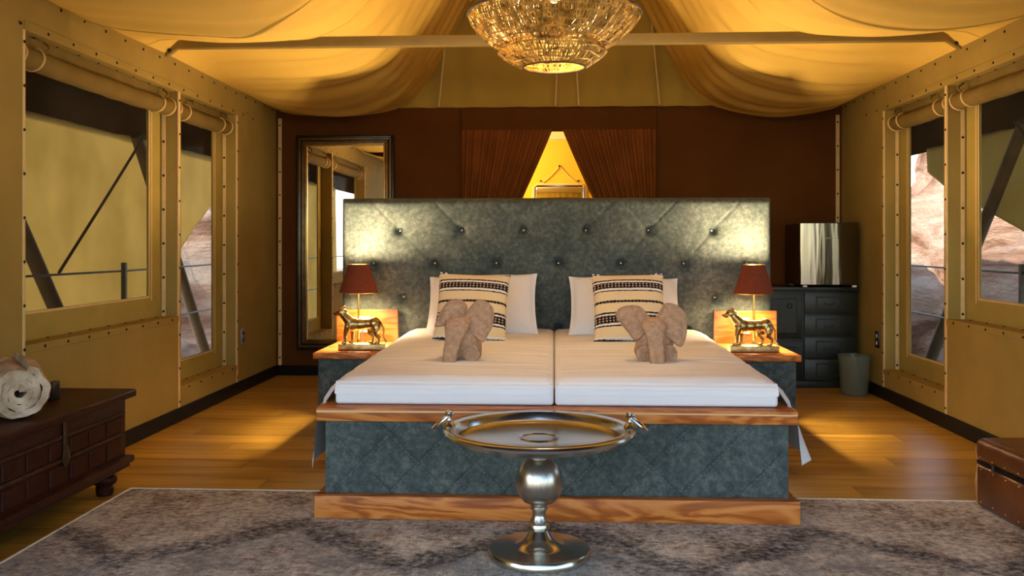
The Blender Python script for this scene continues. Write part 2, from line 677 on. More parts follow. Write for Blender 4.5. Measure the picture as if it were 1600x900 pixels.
def frange(a, b, step):
    n = max(1, round((b - a) / step))
    return [a + (b - a) * i / n for i in range(n + 1)]


def side_wall(name, X, s, wins):
    """X wall plane, s = +1 outward direction sign along x"""
    Xo = X + s * WT
    w = MB()
    w.box(X, Xo, YF, W1[0], 0, ZT)
    w.box(X, Xo, W1[0], W2[1], ZO, ZT)
    w.box(X, Xo, W1[0], W1[1], 0, S1)
    w.box(X, Xo, W1[1], W2[0], 0, ZO)
    w.box(X, Xo, W2[0], W2[1], 0, S2)
    w.box(X, Xo, W2[1], YB + .1, 0, ZT)
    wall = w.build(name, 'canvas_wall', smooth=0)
    wall['kind'] = 'structure'
    e = .004
    # pale piping along the opening edges
    for (a, b, zz0, zz1) in ((W1[0] - .012, W1[0] + .006, .06, ZO), (W1[1] - .002, W1[1] + .022, .08, ZO), (W2[1] - .004, W2[1] + .018, .06, ZO), (YB - .055, YB - .02, .1, ZT - .12)):
        if a > 7:
            continue
        MB().box(X - s * e, X + s * .006, a, b, zz0, zz1, .0015, 1).build('piping', 'webbing', wall)
    MB().box(X - s * e, X + s * .004, W1[0], W1[1], S1 - .035, S1 + .0015, .0015, 1).build('sill_flap', 'canvas_wall', wall)
    MB().box(X - s * e, X + s * .004, W2[0], W2[1], S2 - .035, S2 + .0015, .0015, 1).build('sill_flap', 'canvas_wall', wall)
    MB().box(X - s * e, X + s * .004, W1[0], W2[1] + .3, ZO - .0015, ZO + .042, .0015, 1).build('head_flap', 'canvas_wall', wall)
    # webbing strips at the back of the reveals
    MB().box(Xo - s * .035, Xo - s * .012, W1[1] - .004, W1[1] - .0005, S1, ZO).build('webbing_strip', 'webbing', wall)
    MB().box(Xo - s * .035, Xo - s * .012, W2[1] - .004, W2[1] - .0005, S2, ZO).build('webbing_strip', 'webbing', wall)
    st = MB()
    for yy in frange(2.7, 7.45, .215):
        stud(st, (X - s * .0005, yy, 2.215), 0, -s)
    for yy in frange(3.0, 6.95, .215):
        stud(st, (X - s * e, yy, 2.075), 0, -s)
    for yy, za, zb in ((W1[0] - .004, .25, 2.0), (W1[1] + .01, .12, 2.0), (W2[1] + .008, .12, 2.0)):
        for z in frange(za, zb, .205):
            stud(st, (X - s * e, yy, z), 0, -s)
    for yy in frange(W1[0] + .16, W1[1] - .1, .2):
        stud(st, (X - s * e, yy, S1 - .016), 0, -s)
        stud(st, (X + s * (WT - .02), yy, S1), 2, 1)
        stud(st, (X + s * .05, yy, ZO), 2, -1)
    for yy in frange(W2[0] + .12, W2[1] - .1, .19):
        stud(st, (X - s * e, yy, S2 - .016), 0, -s)
        stud(st, (X + s * (WT - .02), yy, S2), 2, 1)
        stud(st, (X + s * .05, yy, ZO), 2, -1)
    for yy, za in ((W1[1] - .004, S1 + .03), (W2[1] - .004, S2 + .03)):
        for z in frange(za, ZO - .1, .225):
            stud(st, (Xo - s * .0235, yy, z), 1, -1, .0085)
    st.build('snap_studs', 'stud_metal', wall, kind='stuff')
    # windows: canvas margin with rounded welt and clear pane
    for nm, (ya, yb), sl in ((wins[0], W1, S1), (wins[1], W2, S2)):
        wroot = struct_empty(nm)
        pa, pb, pz0, pz1 = ya + .05, yb - .165, sl + .135, ZO - .02
        if nm in (wins[1],):
            pa = ya + .12
        x0, x1 = Xo, Xo + s * .012
        fm = MB()
        fm.box(x0, x1, ya - .03, pa, sl - .03, ZO + .04)
        fm.box(x0, x1, pb, yb + .03, sl - .03, ZO + .04)
        fm.box(x0, x1, pa, pb, sl - .03, pz0)
        fm.box(x0, x1, pa, pb, pz1, ZO + .04)
        fm.build('canvas_margin', 'canvas_margin', wroot, smooth=0)
        wl = MB()
        xw = Xo - s * .002
        wl.box(xw, xw + s * .006, pb, pb + .012, pz0 - .01, pz1)
        wl.box(xw, xw + s * .006, pb + .035, pb + .047, pz0 - .03, pz1)
        wl.box(xw, xw + s * .006, pa - .012, pa, pz0 - .01, pz1)
        wl.box(xw, xw + s * .006, pa, pb, pz0 - .012, pz0)
        wl.build('welt', 'webbing', wroot, smooth=0)
        MB().box(Xo + s * .005, Xo + s * .007, pa, pb, pz0, pz1).build('pane', 'pane_clear', wroot, smooth=0)
    return wall


side_wall('wall_left', XL, -1, ('window_1', 'window_2'))
side_wall('wall_right', XR, 1, ('window_3', 'window_4'))

# ------------------------------------------------------------------ back wall, gable, bathroom
ox0, ox1, oz = -.74, .78, 2.12
w = MB()
w.box(XL, ox0, YB, YB + .04, 0, ZT)
w.box(ox1, XR, YB, YB + .04, 0, ZT)
w.box(ox0, ox1, YB, YB + .04, oz, ZT)
wb = w.build('wall_back', 'canvas_dark', smooth=0)
wb['kind'] = 'structure'
vp = MB().box(-.77, .84, YB - .035, YB - .002, 2.035, 2.228, .004)
vp.build('door_valance', 'canvas_dark', wb)
for xx in (XL + .02, XR - .05):
    MB().box(xx, xx + .03, YB - .006, YB, .06, 2.16, .002, 1).build('corner_strip', 'webbing', wb)
st = MB()
for xx in (XL + .035, XR - .035):
    for z in frange(.15, 2.1, .205):
        stud(st, (xx, YB - .006, z), 1, -1)
for xx in frange(-1.3, 1.3, .2):
    stud(st, (xx, YB, 2.225), 1, -1)
st.build('snap_studs', 'stud_metal', wb, kind='stuff')


def gable(u, v):
    x = -1.5 + 3.0 * u
    z = 2.235 + 1.7 * v
    d = .022 * math.sin(x * 23 + 2 * nz(x * 2, v)) + .018 * nz(x * 9, v * 1.5, 3)
    return (x, YB - .045 + d * (.5 + .5 * v) - .03 * (1 - v) * 0, z)


gw = MB().grid(gable, 110, 14).build('wall_gable', 'canvas_gable', smooth=60)
gw['kind'] = 'structure'
for xx, lean in ((.01, .02), (.20, -.03), (.86, -.05), (-.95, .05)):
    MB().tube([(xx, YB - .085, 2.24), (xx + lean, YB - .085, 2.75), (xx + lean * 2, YB - .085, 3.3)], .008, 6).build('seam_cord', 'webbing', gw)

bw = MB()
bw.box(-1.7, 1.8, 10.0, 10.04, 0, 2.25)
bw.box(-1.74, -1.7, YB + .05, 10.04, 0, 2.4)
bw.box(1.8, 1.84, YB + .05, 10.04, 0, 2.4)
o = bw.build('wall_bathroom', 'bath_canvas', smooth=0)
o['kind'] = 'structure'
o = MB().box(-1.74, 1.84, YB + .05, 10.04, 2.42, 2.46).box(-1.7, 1.8, 10.0, 10.04, 2.255, 2.42).build('ceiling_bathroom', 'bath_pale', smooth=0)
o['kind'] = 'structure'

# ------------------------------------------------------------------ ceiling lining (three overlapping cloth panels)
PROF = [(0, 3.72), (.35, 3.52), (.69, 3.10), (.81, 2.89), (.92, 2.68), (1.05, 2.455), (1.19, 2.285), (1.4, 2.185), (1.71, 2.143), (2.0, 2.155), (2.25, 2.195), (2.36, 2.245)]


def zprof(a):
    a = min(abs(a), 2.36)
    for i in range(len(PROF) - 1):
        if a <= PROF[i + 1][0]:
            p0 = PROF[max(i - 1, 0)]
            p1, p2 = PROF[i], PROF[i + 1]
            p3 = PROF[min(i + 2, len(PROF) - 1)]
            h = p2[0] - p1[0]
            m1 = (p2[1] - p0[1]) / max(p2[0] - p0[0], 1e-6)
            m2 = (p3[1] - p1[1]) / max(p3[0] - p1[0], 1e-6)
            if i == 0:
                m1 = 0
            u = (a - p1[0]) / h
            return ((2 * u ** 3 - 3 * u ** 2 + 1) * p1[1] + (u ** 3 - 2 * u ** 2 + u) * h * m1 + (-2 * u ** 3 + 3 * u ** 2) * p2[1] + (u ** 3 - u ** 2) * h * m2)
    return PROF[-1][1]


BEAMP = [(0, 3.72), (.69, 3.12), (.92, 2.74), (1.05, 2.58), (1.19, 2.47), (1.4, 2.41), (1.8, 2.375), (2.16, 2.362), (2.27, 2.325), (2.36, 2.245)]


def lin(P, a):
    for (x0, z0), (x1, z1) in zip(P[:-1], P[1:]):
        if a <= x1:
            return z0 + (z1 - z0) * (a - x0) / (x1 - x0)
    return P[-1][1]


def zlin(a, y_):
    a = min(a, 2.36)
    k = min(1.0, abs(y_ - 5.38) / (2.0 if y_ > 5.38 else 1.15))
    k = math.sin(k * math.pi / 2) ** 1.1
    zb = sum(lin(BEAMP, min(2.36, max(0, a + d))) for d in (-.08, -.04, 0, .04, .08)) / 5 if a < 2.2 else lin(BEAMP, a)
    return zb * (1 - k) + zprof(a) * k


def lining(y0, y1, drop0, drop1, ny):
    xs = []
    k = 96
    for i in range(k + 1):
        xs.append(XL + (XR - XL) * i / k)

    def fn(u, v):
        x = XL + (XR - XL) * u
        a = abs(x) * (2.36 / max(abs(XL), XR)) if True else abs(x)
        y_ = y0 + (y1 - y0) * v
        z = zlin(a, y_)
        eave = max(0.0, 1 - ((a - 1.3) / 1.05) ** 2) if a > 1.3 else 1.0
        steep = max(0.0, min(1.0, (1.35 - a) / .5))
        side = 1 if x > 0 else -1
        ph = 1.6 * nz(a * .8 + side * 5, y_ * .7)
        d = (.014 * math.sin(y_ * 9.5 + ph * 3 + a * .8) + .011 * math.sin(y_ * 21 + ph * 5) + .006 * math.sin(y_ * 37 + ph * 9)) * eave
        d += .030 * steep * math.sin(y_ * 31 + 4 * nz(y_ * 2.2, side * 3 + a * .4)) * (.6 + .8 * abs(nz(y_ * 1.3, 7)))
        d += .02 * nz(a * 1.2 + side * 9, y_ * 1.1, 2) * eave
        # hem at the rear edge sags a touch lower
        if a > 1.2:
            d *= min(1.0, .25 + abs(y_ - 5.38) / .8)
        hem = (drop0 * (1 - v) ** 6 + drop1 * v ** 3) * eave
        nx = side * steep
        return (x - nx * d, y_, z + d - hem)
    return MB().grid(fn, 120, ny), fn


mb_, fn_ = lining(5.06, YB - .06, -.07, .0, 130)
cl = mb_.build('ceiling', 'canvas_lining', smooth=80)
cl['kind'] = 'structure'
for (ya_, yb_, d0_, d1_, n_) in ((4.22, 5.12, -.11, .050, 60), (YF, 4.28, 0, .055, 120)):
    mb_, fn_ = lining(ya_, yb_, d0_, d1_, n_)
    lp2 = mb_.build('lining_panel', 'canvas_lining', cl, smooth=80)
    MB().tube([fn_(i / 120, 1) for i in range(121)], .007, 6).build('hem', 'canvas_lining', lp2)
# fly sheet roof outside, lengthened unseen at both ends for its shade
fr = MB()
for s in (-1, 1):
    fr.prism([(0, 3.95), (s * 3.45, 1.985), (s * 3.45, 1.955), (s * 3.42, 1.95), (0, 3.92)], 1, -1.4, 11.5)
fo = fr.build('fly_roof', 'fly_dark', smooth=0)
fo['kind'] = 'structure'

# baseboards
for nm, b in (('baseboard_left', (XL, XL + .018, YF, YB)), ('baseboard_right', (XR - .018, XR, YF, YB))):
    o = MB().box(b[0], b[1], b[2], b[3], 0, .085, .003).build(nm, 'black_trim')
    o['kind'] = 'structure'
o = MB().box(XL + .018, ox0, YB - .018, YB, 0, .085, .003).box(ox1, XR - .018, YB - .018, YB, 0, .085, .003).build('baseboard_back', 'black_trim')
o['kind'] = 'structure'

# roof beam
bt = thing('roof_beam', 'long pale metal crossbeam spanning the tent below the draped ceiling', 'beam', (0, 5.38, 2.28))
MB().box(-2.2, 2.21, -.025, .025, 0, .062, .004).build('bar', 'beam_paint', bt)
for s, X in ((-1, XL), (1, XR)):
    MB().prism([(s * 2.2, .0), (s * 2.2, .062), (s * 2.27, .045), (X - s * .002, -.02), (X - s * .002, -.05), (s * 2.27, .0)], 1, -.018, .018).build('end_bracket', 'beam_paint', bt, smooth=0)
    MB().sphere((X - s * .03, -.022, -.012), .012, 8, 6).build('bolt', 'stud_metal', bt)

# ------------------------------------------------------------------ bed
BX = .95
bed = thing('bed', 'wide double bed base in quilted grey fabric with wooden rail and plinth', 'bed', (0, 3.6, 0))
L = 1.98


def quilt(mb, fx, fz, axisfun, w, h, nu, nv, step, dx, dz):
    def fn(u, v):
        p, q = u * w, v * h
        d = 0.0
        for sg in (-1, 1):
            c = ((p - dx) + sg * (q - dz)) / step
            k = abs(c - round(c)) * step / math.sqrt(2)
            d += .0085 * math.exp(-(k / .007) ** 2)
        edge = min(u, 1 - u) * w
        edge2 = min(v, 1 - v) * h
        d += .012 * math.exp(-edge / .012) + .006 * math.exp(-edge2 / .012)
        d -= .002 * nz(p * 5, q * 5)
        return axisfun(p, q, d)
    mb.grid(fn, nu, nv)


fm = MB()
quilt(fm, 0, 0, lambda p, q, d: (-.925 + p, .035 + d, .10 + q), 1.85, .30, 300, 54, .233, .0275, .0055)
fpn = fm.build('front_panel', 'upholstery', bed, smooth=60)
sti = MB()
for k in range(-2, 12):
    for sg in (-1, 1):
        c = .0275 + .0055 * (-sg) * -1 + k * .233 if sg > 0 else .0275 - .0055 + k * .233
        # p + sg*q = c
        q0, q1 = .012, .288
        pa, pb = c - sg * q0, c - sg * q1
        n_ = 46
        run = []
        for i in range(n_ + 1):
            q = q0 + (q1 - q0) * i / n_
            p_ = c - sg * q
            if .02 < p_ < 1.83:
                run.append((-.925 + p_, .0405, .10 + q))
        for i in range(0, len(run) - 1, 2):
            sti.tube([run[i], run[i + 1]], .0011, 4)
sti.build('stitching', 'stitch_thread', fpn, smooth=0, kind='stuff')
for s in (-1, 1):
    MB().box(s * .925, s * .89, .04, L, .1, .4).build('side_panel', 'upholstery', bed, smooth=0)
    MB().box(s * .955, s * .90, .42, L, 0, .1, .004).box(s * .955, s * .90, .062, .42, .0095, .1).build('side_plinth', 'trim_wood', bed)
    MB().box(s * .95, s * .85, .1, L, .4, .45, .004).build('side_rail', 'trim_wood', bed)
MB().box(-.96, .96, -.005, .06, .0095, .1, .003).build('front_plinth', 'trim_wood', bed)
fr_ = MB().box(-.952, .952, 0, .10, .398, .451, .003).build('front_rail', 'trim_wood', bed)
MB().prism([(-.952, .432), (.0, .4365), (.952, .433), (.952, .439), (.0, .4425), (-.952, .442)], 1, -.0006, .004).build('inlay_stripe', 'pale_wood_edge', fr_, smooth=0)
MB().box(-.85, .85, .1, L, .36, .41).build('slat_deck', 'trim_wood', bed, smooth=0)


def sheet_height(x, y_):
    return .004 * nz(x * 3, y_ * 5) + .003 * nz(x * 1.2, y_ * 16, 4) + .0035 * nz(x * 2.5, y_ * 30, 8)


def make_mattress(s, label):
    m = thing('mattress', label, 'mattress', (s * .46, 3.68, .452), group='mattresses side by side on the bed')
    MB().box(-.457 if s > 0 else -.436, .436 if s > 0 else .457, 0, 1.93, 0, .084, .014, 4).build('body', 'linen_white', m)
    # linen: from the middle seam over the top, out over the rail and down the side
    flare = .062 if s > 0 else .022
    low = .235 if s > 0 else .27
    prof = [(-.4585, .085), (-.452, .098), (-.43, .106), (-.38, .109), (-.2, .112), (0, .113), (.2, .112), (.33, .110), (.39, .106), (.435, .090), (.478, .052), (.506, .010), (.5135, -.02), (.516, -.08), (.52, -.15), (.526, -low)]

    def fn(u, v):
        k = u * (len(prof) - 1)
        i = min(int(k), len(prof) - 2)
        f = k - i
        px = prof[i][0] * (1 - f) + prof[i + 1][0] * f
        pz = prof[i][1] * (1 - f) + prof[i + 1][1] * f
        y_ = .02 + 1.90 * v
        wx = s * px
        rise = .022 * min(1, max(0, v)) ** .8 if pz > .05 else 0
        w_ = sheet_height(wx + s * .46, y_) * (1.0 if pz > .05 else .3)
        front = max(0.0, 1 - v / .035)
        out = 0.0
        if pz < -.01:
            dn = (-.01 - pz) / low
            out = flare * dn ** 1.1 * min(1.0, v / .035) * math.exp(-max(0, v - .035) * 7) + .005 * dn * math.sin(y_ * 11 + 1) + .003 * dn
            pz += .05 * dn * (1 - math.exp(-v * 6))
            if v > .60:
                kk = max(0.0, 1 - (v - .60) / .05)
                pz = -.012 + (pz + .012) * kk
                px = min(px, .505 + .02 * kk)
                wx = s * px
                out *= kk
        if .435 < px < .512 and pz > -.03:
            wx -= s * .030 * max(0.0, 1 - v / .04) * min(1, (px - .435) / .04)
        if px < .42:
            pz -= .020 * front ** 2
        return (wx + s * out, y_, pz + rise + w_)
    MB().grid(fn, 90, 120).build('sheet', 'linen_white', m, smooth=70)
    # front turn-down of the cover
    def ft(u, v):
        x = -.44 * 1.0 + .876 * u if s > 0 else .44 - .876 * u
        return (x, .020 - .029 * math.sin(v * 1.57) + .004 * nz(x * 8, v * 3), .093 + .002 * nz(x * 6, 2) - (.048 + .018 * nz(x * 2.6, 11)) * v)
    MB().grid(ft, 70, 10).build('front_fold', 'linen_white', m, smooth=70)
    return m


make_mattress(-1, 'white linen mattress on the half of the bed nearer the framed mirror')
make_mattress(1, 'white linen mattress on the half of the bed nearer the fridge')

# headboard
HB_Y = 5.64
hb = thing('headboard', 'tall buttoned grey fabric headboard standing behind the bed', 'headboard', (0, HB_Y, 0))
HW, HH = 1.335, 1.39
buttons = []
for rz, xs_ in ((1.19, [-.965 + .387 * i for i in range(6)]), (.985, [-1.135 + .387 * i for i in range(7)]), (.775, [-.945 + .387 * i for i in range(6)]), (.57, [-1.135 + .387 * i for i in range(7)])):
    for bx in xs_:
        buttons.append((bx + .0, rz))
pairs = []
for i, a in enumerate(buttons):
    for b in buttons[i + 1:]:
        if .15 < abs(a[1] - b[1]) < .25 and abs(a[0] - b[0]) < .26:
            pairs.append((a, b))
for a in buttons:
    if a[1] > 1.1:
        pairs.append((a, (a[0] - .16, 1.36)))
        pairs.append((a, (a[0] + .16, 1.36)))


def segd(px, pz, a, b):
    ax, az = a
    dx, dz = b[0] - ax, b[1] - az
    t_ = max(0, min(1, ((px - ax) * dx + (pz - az) * dz) / (dx * dx + dz * dz)))
    return math.hypot(px - ax - t_ * dx, pz - az - t_ * dz)


def hbf(u, v):
    x = -HW + 2 * HW * u
    z = HH * v
    d = 0
    if z > .3:
        for b in buttons:
            if abs(b[0] - x) < .15 and abs(b[1] - z) < .15:
                r2 = (b[0] - x) ** 2 + (b[1] - z) ** 2
                d += .046 * math.exp(-r2 / .0007) + .016 * math.exp(-r2 / .005)
        dm = 9
        for a, b in pairs:
            if min(a[0], b[0]) - .05 < x < max(a[0], b[0]) + .05 and min(a[1], b[1]) - .05 < z < max(a[1], b[1]) + .05:
                dm = min(dm, segd(x, z, a, b))
        if dm < .04:
            d += .006 * math.exp(-(dm / .007) ** 2)
    e = min(min(u, 1 - u) * 2 * HW, (1 - v) * HH)
    d += .075 * math.exp(-e / .011)
    d -= .004 * nz(x * 4, z * 4)
    return (x, min(-.02 + d, .056), z)


MB().grid(hbf, 300, 156).build('front_cushion', 'upholstery', hb, smooth=60)
MB().box(-HW, HW, .05, .16, 0, HH + .003, .008).build('frame', 'upholstery', hb)
bm_ = MB().sphere((0, 0, 0), .0095, 10, 6, (1, .6, 1)).mesh('button', 60)
bm_.materials.append(MATS['brushed_nickel'])
for bx, bz in buttons:
    if bz < .6 and abs(bx) > .2:
        continue
    o = bpy.data.objects.new('button', bm_)
    COL.objects.link(o)
    o.parent = hb
    o.location = (bx, .030, bz)

# ------------------------------------------------------------------ nightstands


def nightstand(s, label):
    n = thing('nightstand', label, 'nightstand', (s * 1.158, 5.0, 0), group='nightstands flanking the bed')
    bd = MB()
    quilt(bd, 0, 0, lambda p, q, d: (-.160 + p, .012 + d, .06 + q), .32, .41, 50, 60, .16, .1, .08)
    bd.build('front_panel', 'upholstery', n, smooth=60)
    MB().box(-.160, .160, .022, .58, .06, .468, .004).build('body', 'upholstery', n)
    MB().box(-.163, .163, .006, .58, 0, .06, .003).build('plinth', 'trim_wood', n)
    MB().box(-.178, .178, -.02, .604, .468, .502, .003).build('top', 'trim_wood', n)
    bk = MB().box(-.185 if s < 0 else -.19, .195 if s < 0 else .185, .560, .602, .503, .70, .002).build('upstand', 'board_wood', n)
    so_ = MB().box(-.055, .025, .553, .5605, .56, .66, .004).build('socket_plate', 'white_plastic', n)
    for dx in (-.035, .005):
        for dz in (.585, .63):
            MB().box(dx - .008, dx + .008, .5505, .5535, dz - .006, dz + .006).build('socket_hole', 'black_trim', so_, smooth=0)
    MB().tube([(-.015, .55, .60), (-.02, .52, .57), (-.005, .50, .515), (.0, .46, .508)], .004, 6).build('lamp_cord', 'rope_dark', n)
    return n


nightstand(-1, 'grey upholstered nightstand with wooden top on the side by the framed mirror')
nightstand(1, 'grey upholstered nightstand with wooden top on the side by the fridge')

# ------------------------------------------------------------------ bedside lamps


def bedside_lamp(x, label):
    lp = thing('bedside_lamp', label, 'lamp', (x, 5.37, .503), group='lit bedside lamps on the nightstands')
    MB().lathe([(.055, 0), (.056, .008), (.045, .014), (.014, .018), (.008, .03), (.0065, .05), (.006, .40), (.011, .405), (.011, .43), (.006, .435)], 24).build('stem', 'brass', lp)
    sh = MB()
    sh.lathe([(.116, .312), (.116, .316), (.062, .478), (.062, .482), (.0605, .482), (.0605, .478), (.1145, .316), (.1145, .312)], 48, closed=True)
    so_ = sh.build('shade', 'shade_cloth', lp, smooth=50)
    MB().lathe([(.1135, .315), (.0595, .479), (.0588, .479), (.1128, .315)], 48, closed=True).build('shade_lining', 'shade_lining', so_, smooth=50)
    for r, z in ((.1155, .313), (.0615, .481)):
        rg = MB()
        rg.tube([(r * math.cos(a * math.pi / 18), r * math.sin(a * math.pi / 18), z) for a in range(36)], .0022, 6, closed=True)
        rg.build('rim_wire', 'brass', so_)
    MB().sphere((0, 0, .448), .013, 14, 10, (1, 1, 1.2)).build('bulb', 'bulb_bedside', lp)
    ld = bpy.data.lights.new('bedside_light', 'POINT')
    ld.energy = BEDSIDE_W
    ld.color = WARM
    ld.shadow_soft_size = .028
    lo = bpy.data.objects.new('bedside_light', ld)
    COL.objects.link(lo)
    lo.parent = lp
    lo.location = (0, 0, .456)
    MB().sphere((0, 0, .375), .011, 12, 8).build('added_lower_glow', 'bulb_bedside', lp)  # added glow standing in for the lower half of a tall bulb
    l2 = ld.copy()  # second point light added for the bright patch below the shade
    l2.energy = BEDSIDE_W * .20
    lo2 = bpy.data.objects.new('bedside_light', l2)
    COL.objects.link(lo2)
    lo2.parent = lp
    lo2.location = (.02, 0, .372)
    return lp


bedside_lamp(-1.165, 'lit lamp with red-brown shade on the nightstand by the framed mirror')
bedside_lamp(1.165, 'lit lamp with red-brown shade on the nightstand by the fridge')

# ------------------------------------------------------------------ lioness statues


def lioness(x, label, sc=1.0):
    l_ = thing('lioness_statue', label, 'statue', (x, 5.14, .503), group='gold lioness statues on the nightstands')
    l_.scale = (sc, sc, sc)
    MB().box(-.135, .135, -.045, .045, 0, .036, .006, 2).build('base', 'gold_base', l_)
    B = .034
    mb = MB()

    def cap(p0, r0, p1, r1, n=10):
        p0, p1 = Vector(p0), Vector(p1)
        for i in range(n + 1):
            f = i / n
            q = p0.lerp(p1, f)
            mb.sphere((q.x, q.y, q.z + B), r0 + (r1 - r0) * f, 12, 8)

    def egg(c, r, sc):
        mb.sphere((c[0], c[1], c[2] + B), r, 18, 12, sc)
    # trunk: deep chest, tucked belly, high rump
    egg((-.060, 0, .110), .040, (1.15, .80, 1.0))
    egg((-.015, 0, .110), .035, (1.4, .80, .95))
    egg((.030, 0, .114), .031, (1.4, .80, .95))
    egg((.066, 0, .115), .037, (1.0, .78, 1.0))
    # neck and head
    cap((-.078, 0, .128), .031, (-.112, 0, .166), .023)
    egg((-.124, 0, .178), .026, (1.0, .92, .95))
    egg((-.112, 0, .184), .020, (1.0, 1.0, .8))
    cap((-.134, 0, .174), .017, (-.156, 0, .166), .0125)
    egg((-.150, 0, .160), .011, (1.1, .9, .8))
    for sy, dx in ((-1, -.010), (1, .022)):
        cap((-.080 + dx * .3, sy * .020, .100), .020, (-.086 + dx, sy * .021, .058), .0125)
        cap((-.086 + dx, sy * .021, .058), .0115, (-.086 + dx, sy * .021, .012), .0085)
        egg((-.096 + dx, sy * .021, .006), .011, (1.5, .95, .75))
    for sy, dx in ((-1, .020), (1, -.022)):
        egg((.070 + dx * .5, sy * .018, .090), .029, (.85, .6, 1.15))
        cap((.060 + dx, sy * .021, .075), .018, (.056 + dx, sy * .021, .056), .013)
        cap((.056 + dx, sy * .021, .056), .0125, (.080 + dx, sy * .021, .034), .009)
        cap((.080 + dx, sy * .021, .034), .0085, (.074 + dx, sy * .021, .010), .0075)
        egg((.064 + dx, sy * .021, .006), .0105, (1.5, .95, .75))
    cap((.096, 0, .122), .009, (.118, .002, .085), .0065)
    cap((.118, .002, .085), .0065, (.120, .006, .030), .0058)
    cap((.120, .006, .030), .0058, (.134, .0, .010), .0068)
    for sy in (-1, 1):
        egg((-.112, sy * .020, .204), .0105, (.6, .9, 1.1))
    bd = mb.build('body', 'gold_statue', l_, smooth=0)
    md = bd.modifiers.new('union', 'REMESH')
    md.mode = 'VOXEL'
    md.voxel_size = .0027
    md.use_smooth_shade = True
    sm = bd.modifiers.new('soft', 'SMOOTH')
    sm.iterations = 5
    for sy in (-1, 1):
        MB().sphere((-.1435, sy * .0175, B + .183), .0040, 8, 6).build('eye', 'black_trim', bd)
    MB().sphere((-.1675, 0, B + .170), .0050, 8, 6).build('nose', 'black_trim', bd)
    return l_


lioness(-1.09, 'gold standing lioness statue on the nightstand by the framed mirror')
lioness(1.112, 'gold standing lioness statue on the nightstand by the fridge')

# ------------------------------------------------------------------ pillows and cushions


def pillow_mesh(w, h, th, nu=44, nv=34, pinch=.07, seed=0, flange=0.0):
    mb = MB()

    def outline(u, v):
        x = u * w / 2 * (1 - pinch * (1 - abs(v) ** 2.2) * (abs(u) ** 6))
        z = v * h / 2 * (1 - pinch * (1 - abs(u) ** 2.2) * (abs(v) ** 6))
        return x, z
    for sg in (1, -1):
        def fn(a, b):
            u, v = 2 * a - 1, 2 * b - 1
            x, z = outline(u, v)
            iu, iv = min(1, abs(u) / (1 - flange)), min(1, abs(v) / (1 - flange))
            t_ = th / 2 * ((1 - iu ** 2.4) * (1 - iv ** 2.4)) ** .48
            t_ += .006 * nz(x * 7 + seed, z * 7, sg) * min(1, t_ * 30)
            return (x, sg * (t_ + .003), z + h / 2)
        mb.grid(fn, nu, nv)
    # close rim
    k = (nu + 1) * (nv + 1)
    rim = [i for i in range(nu + 1)] + [(j + 1) * (nu + 1) - 1 for j in range(1, nu and nv + 1)] + [nv * (nu + 1) + i for i in range(nu - 1, -1, -1)] + [j * (nu + 1) for j in range(nv - 1, 0, -1)]
    for i in range(len(rim)):
        a, b = rim[i], rim[(i + 1) % len(rim)]
        mb.f.append((a, b, b + k, a + k))
    return mb


def lay(o, x, y_, z, lean, rz=0, tilt=0):
    o.location = (x, y_, z)
    o.rotation_euler = (R(lean), R(tilt), R(rz))


ZM = .576
p1 = pillow_mesh(.665, .47, .16, seed=1, flange=.05, pinch=.05).build('pillow', 'pillow_white', smooth=70)
tag(p1, 'plain white pillow leaning on the headboard behind the cushion nearer the framed mirror', 'pillow', 'white bed pillows')
lay(p1, -.425, 5.27, ZM - .003, -44, 0, -2)
p2 = pillow_mesh(.665, .46, .16, seed=5, flange=.05, pinch=.05).build('pillow', 'pillow_white', smooth=70)
tag(p2, 'plain white pillow leaning on the headboard behind the cushion nearer the fridge', 'pillow', 'white bed pillows')
lay(p2, .415, 5.27, ZM - .003, -45, 0, 1)
for x, seed, lb, tl in ((-.462, 2, 'cream and black striped woven cushion propped up nearer the framed mirror', 2), (.415, 8, 'cream and black striped woven cushion propped up nearer the fridge', -1)):
    c = pillow_mesh(.405, .42, .12, seed=seed, pinch=.06).build('striped_cushion', 'cushion_weave', smooth=70)
    tag(c, lb, 'cushion', 'striped cushions on the bed')
    lay(c, x, 4.92, ZM - .002, -31, 0, tl)
    tr_ = MB()
    for i in range(15):
        xx = -.19 + .38 * i / 14
        tr_.sphere((xx, 0, .418 + .004 * math.sin(i * 2.1) - .022 * math.sin(math.pi * i / 14)), .0085, 8, 6, (1, 1, .8))
    tr_.build('edge_stitching', 'pillow_white', c)

# ------------------------------------------------------------------ towel elephants


def pad(outline, th, n=5, dome=.012):
    """soft pad in the xz plane from a smooth outline, thickness along y"""
    loop = catmull([(a, b, 0) for a, b in outline], n)
    cx = sum(q.x for q in loop) / len(loop)
    cz = sum(q.y for q in loop) / len(loop)
    m = len(loop)
    rings = [.0, .25, .5, .7, .85, .93, .98, 1.0]
    mb = MB()
    vs_ = []
    for sg in (-1, 1):
        for s in rings:
            for q in loop:
                t_ = th / 2 * (1 - s ** 6) ** .5 + .004 * math.exp(-((s - .93) / .04) ** 2) - .006 * math.exp(-((s - .82) / .06) ** 2)
                t_ = max(t_, .0015)
                x, z = cx + (q.x - cx) * s, cz + (q.y - cz) * s
                t_ += .004 * nz(x * 25, z * 25, sg)
                vs_.append((x, sg * t_ - dome * (1 - s * s), z))
    fs = []
    k = len(rings)
    for h in range(2):
        for i in range(k - 1):
            for j in range(m):
                a = (h * k + i) * m
                fs.append((a + j, a + (j + 1) % m, a + m + (j + 1) % m, a + m + j))
    a, b = (k - 1) * m, (2 * k - 1) * m
    for j in range(m):
        fs.append((a + j, a + (j + 1) % m, b + (j + 1) % m, b + j))
    mb.add(vs_, fs)
    return mb


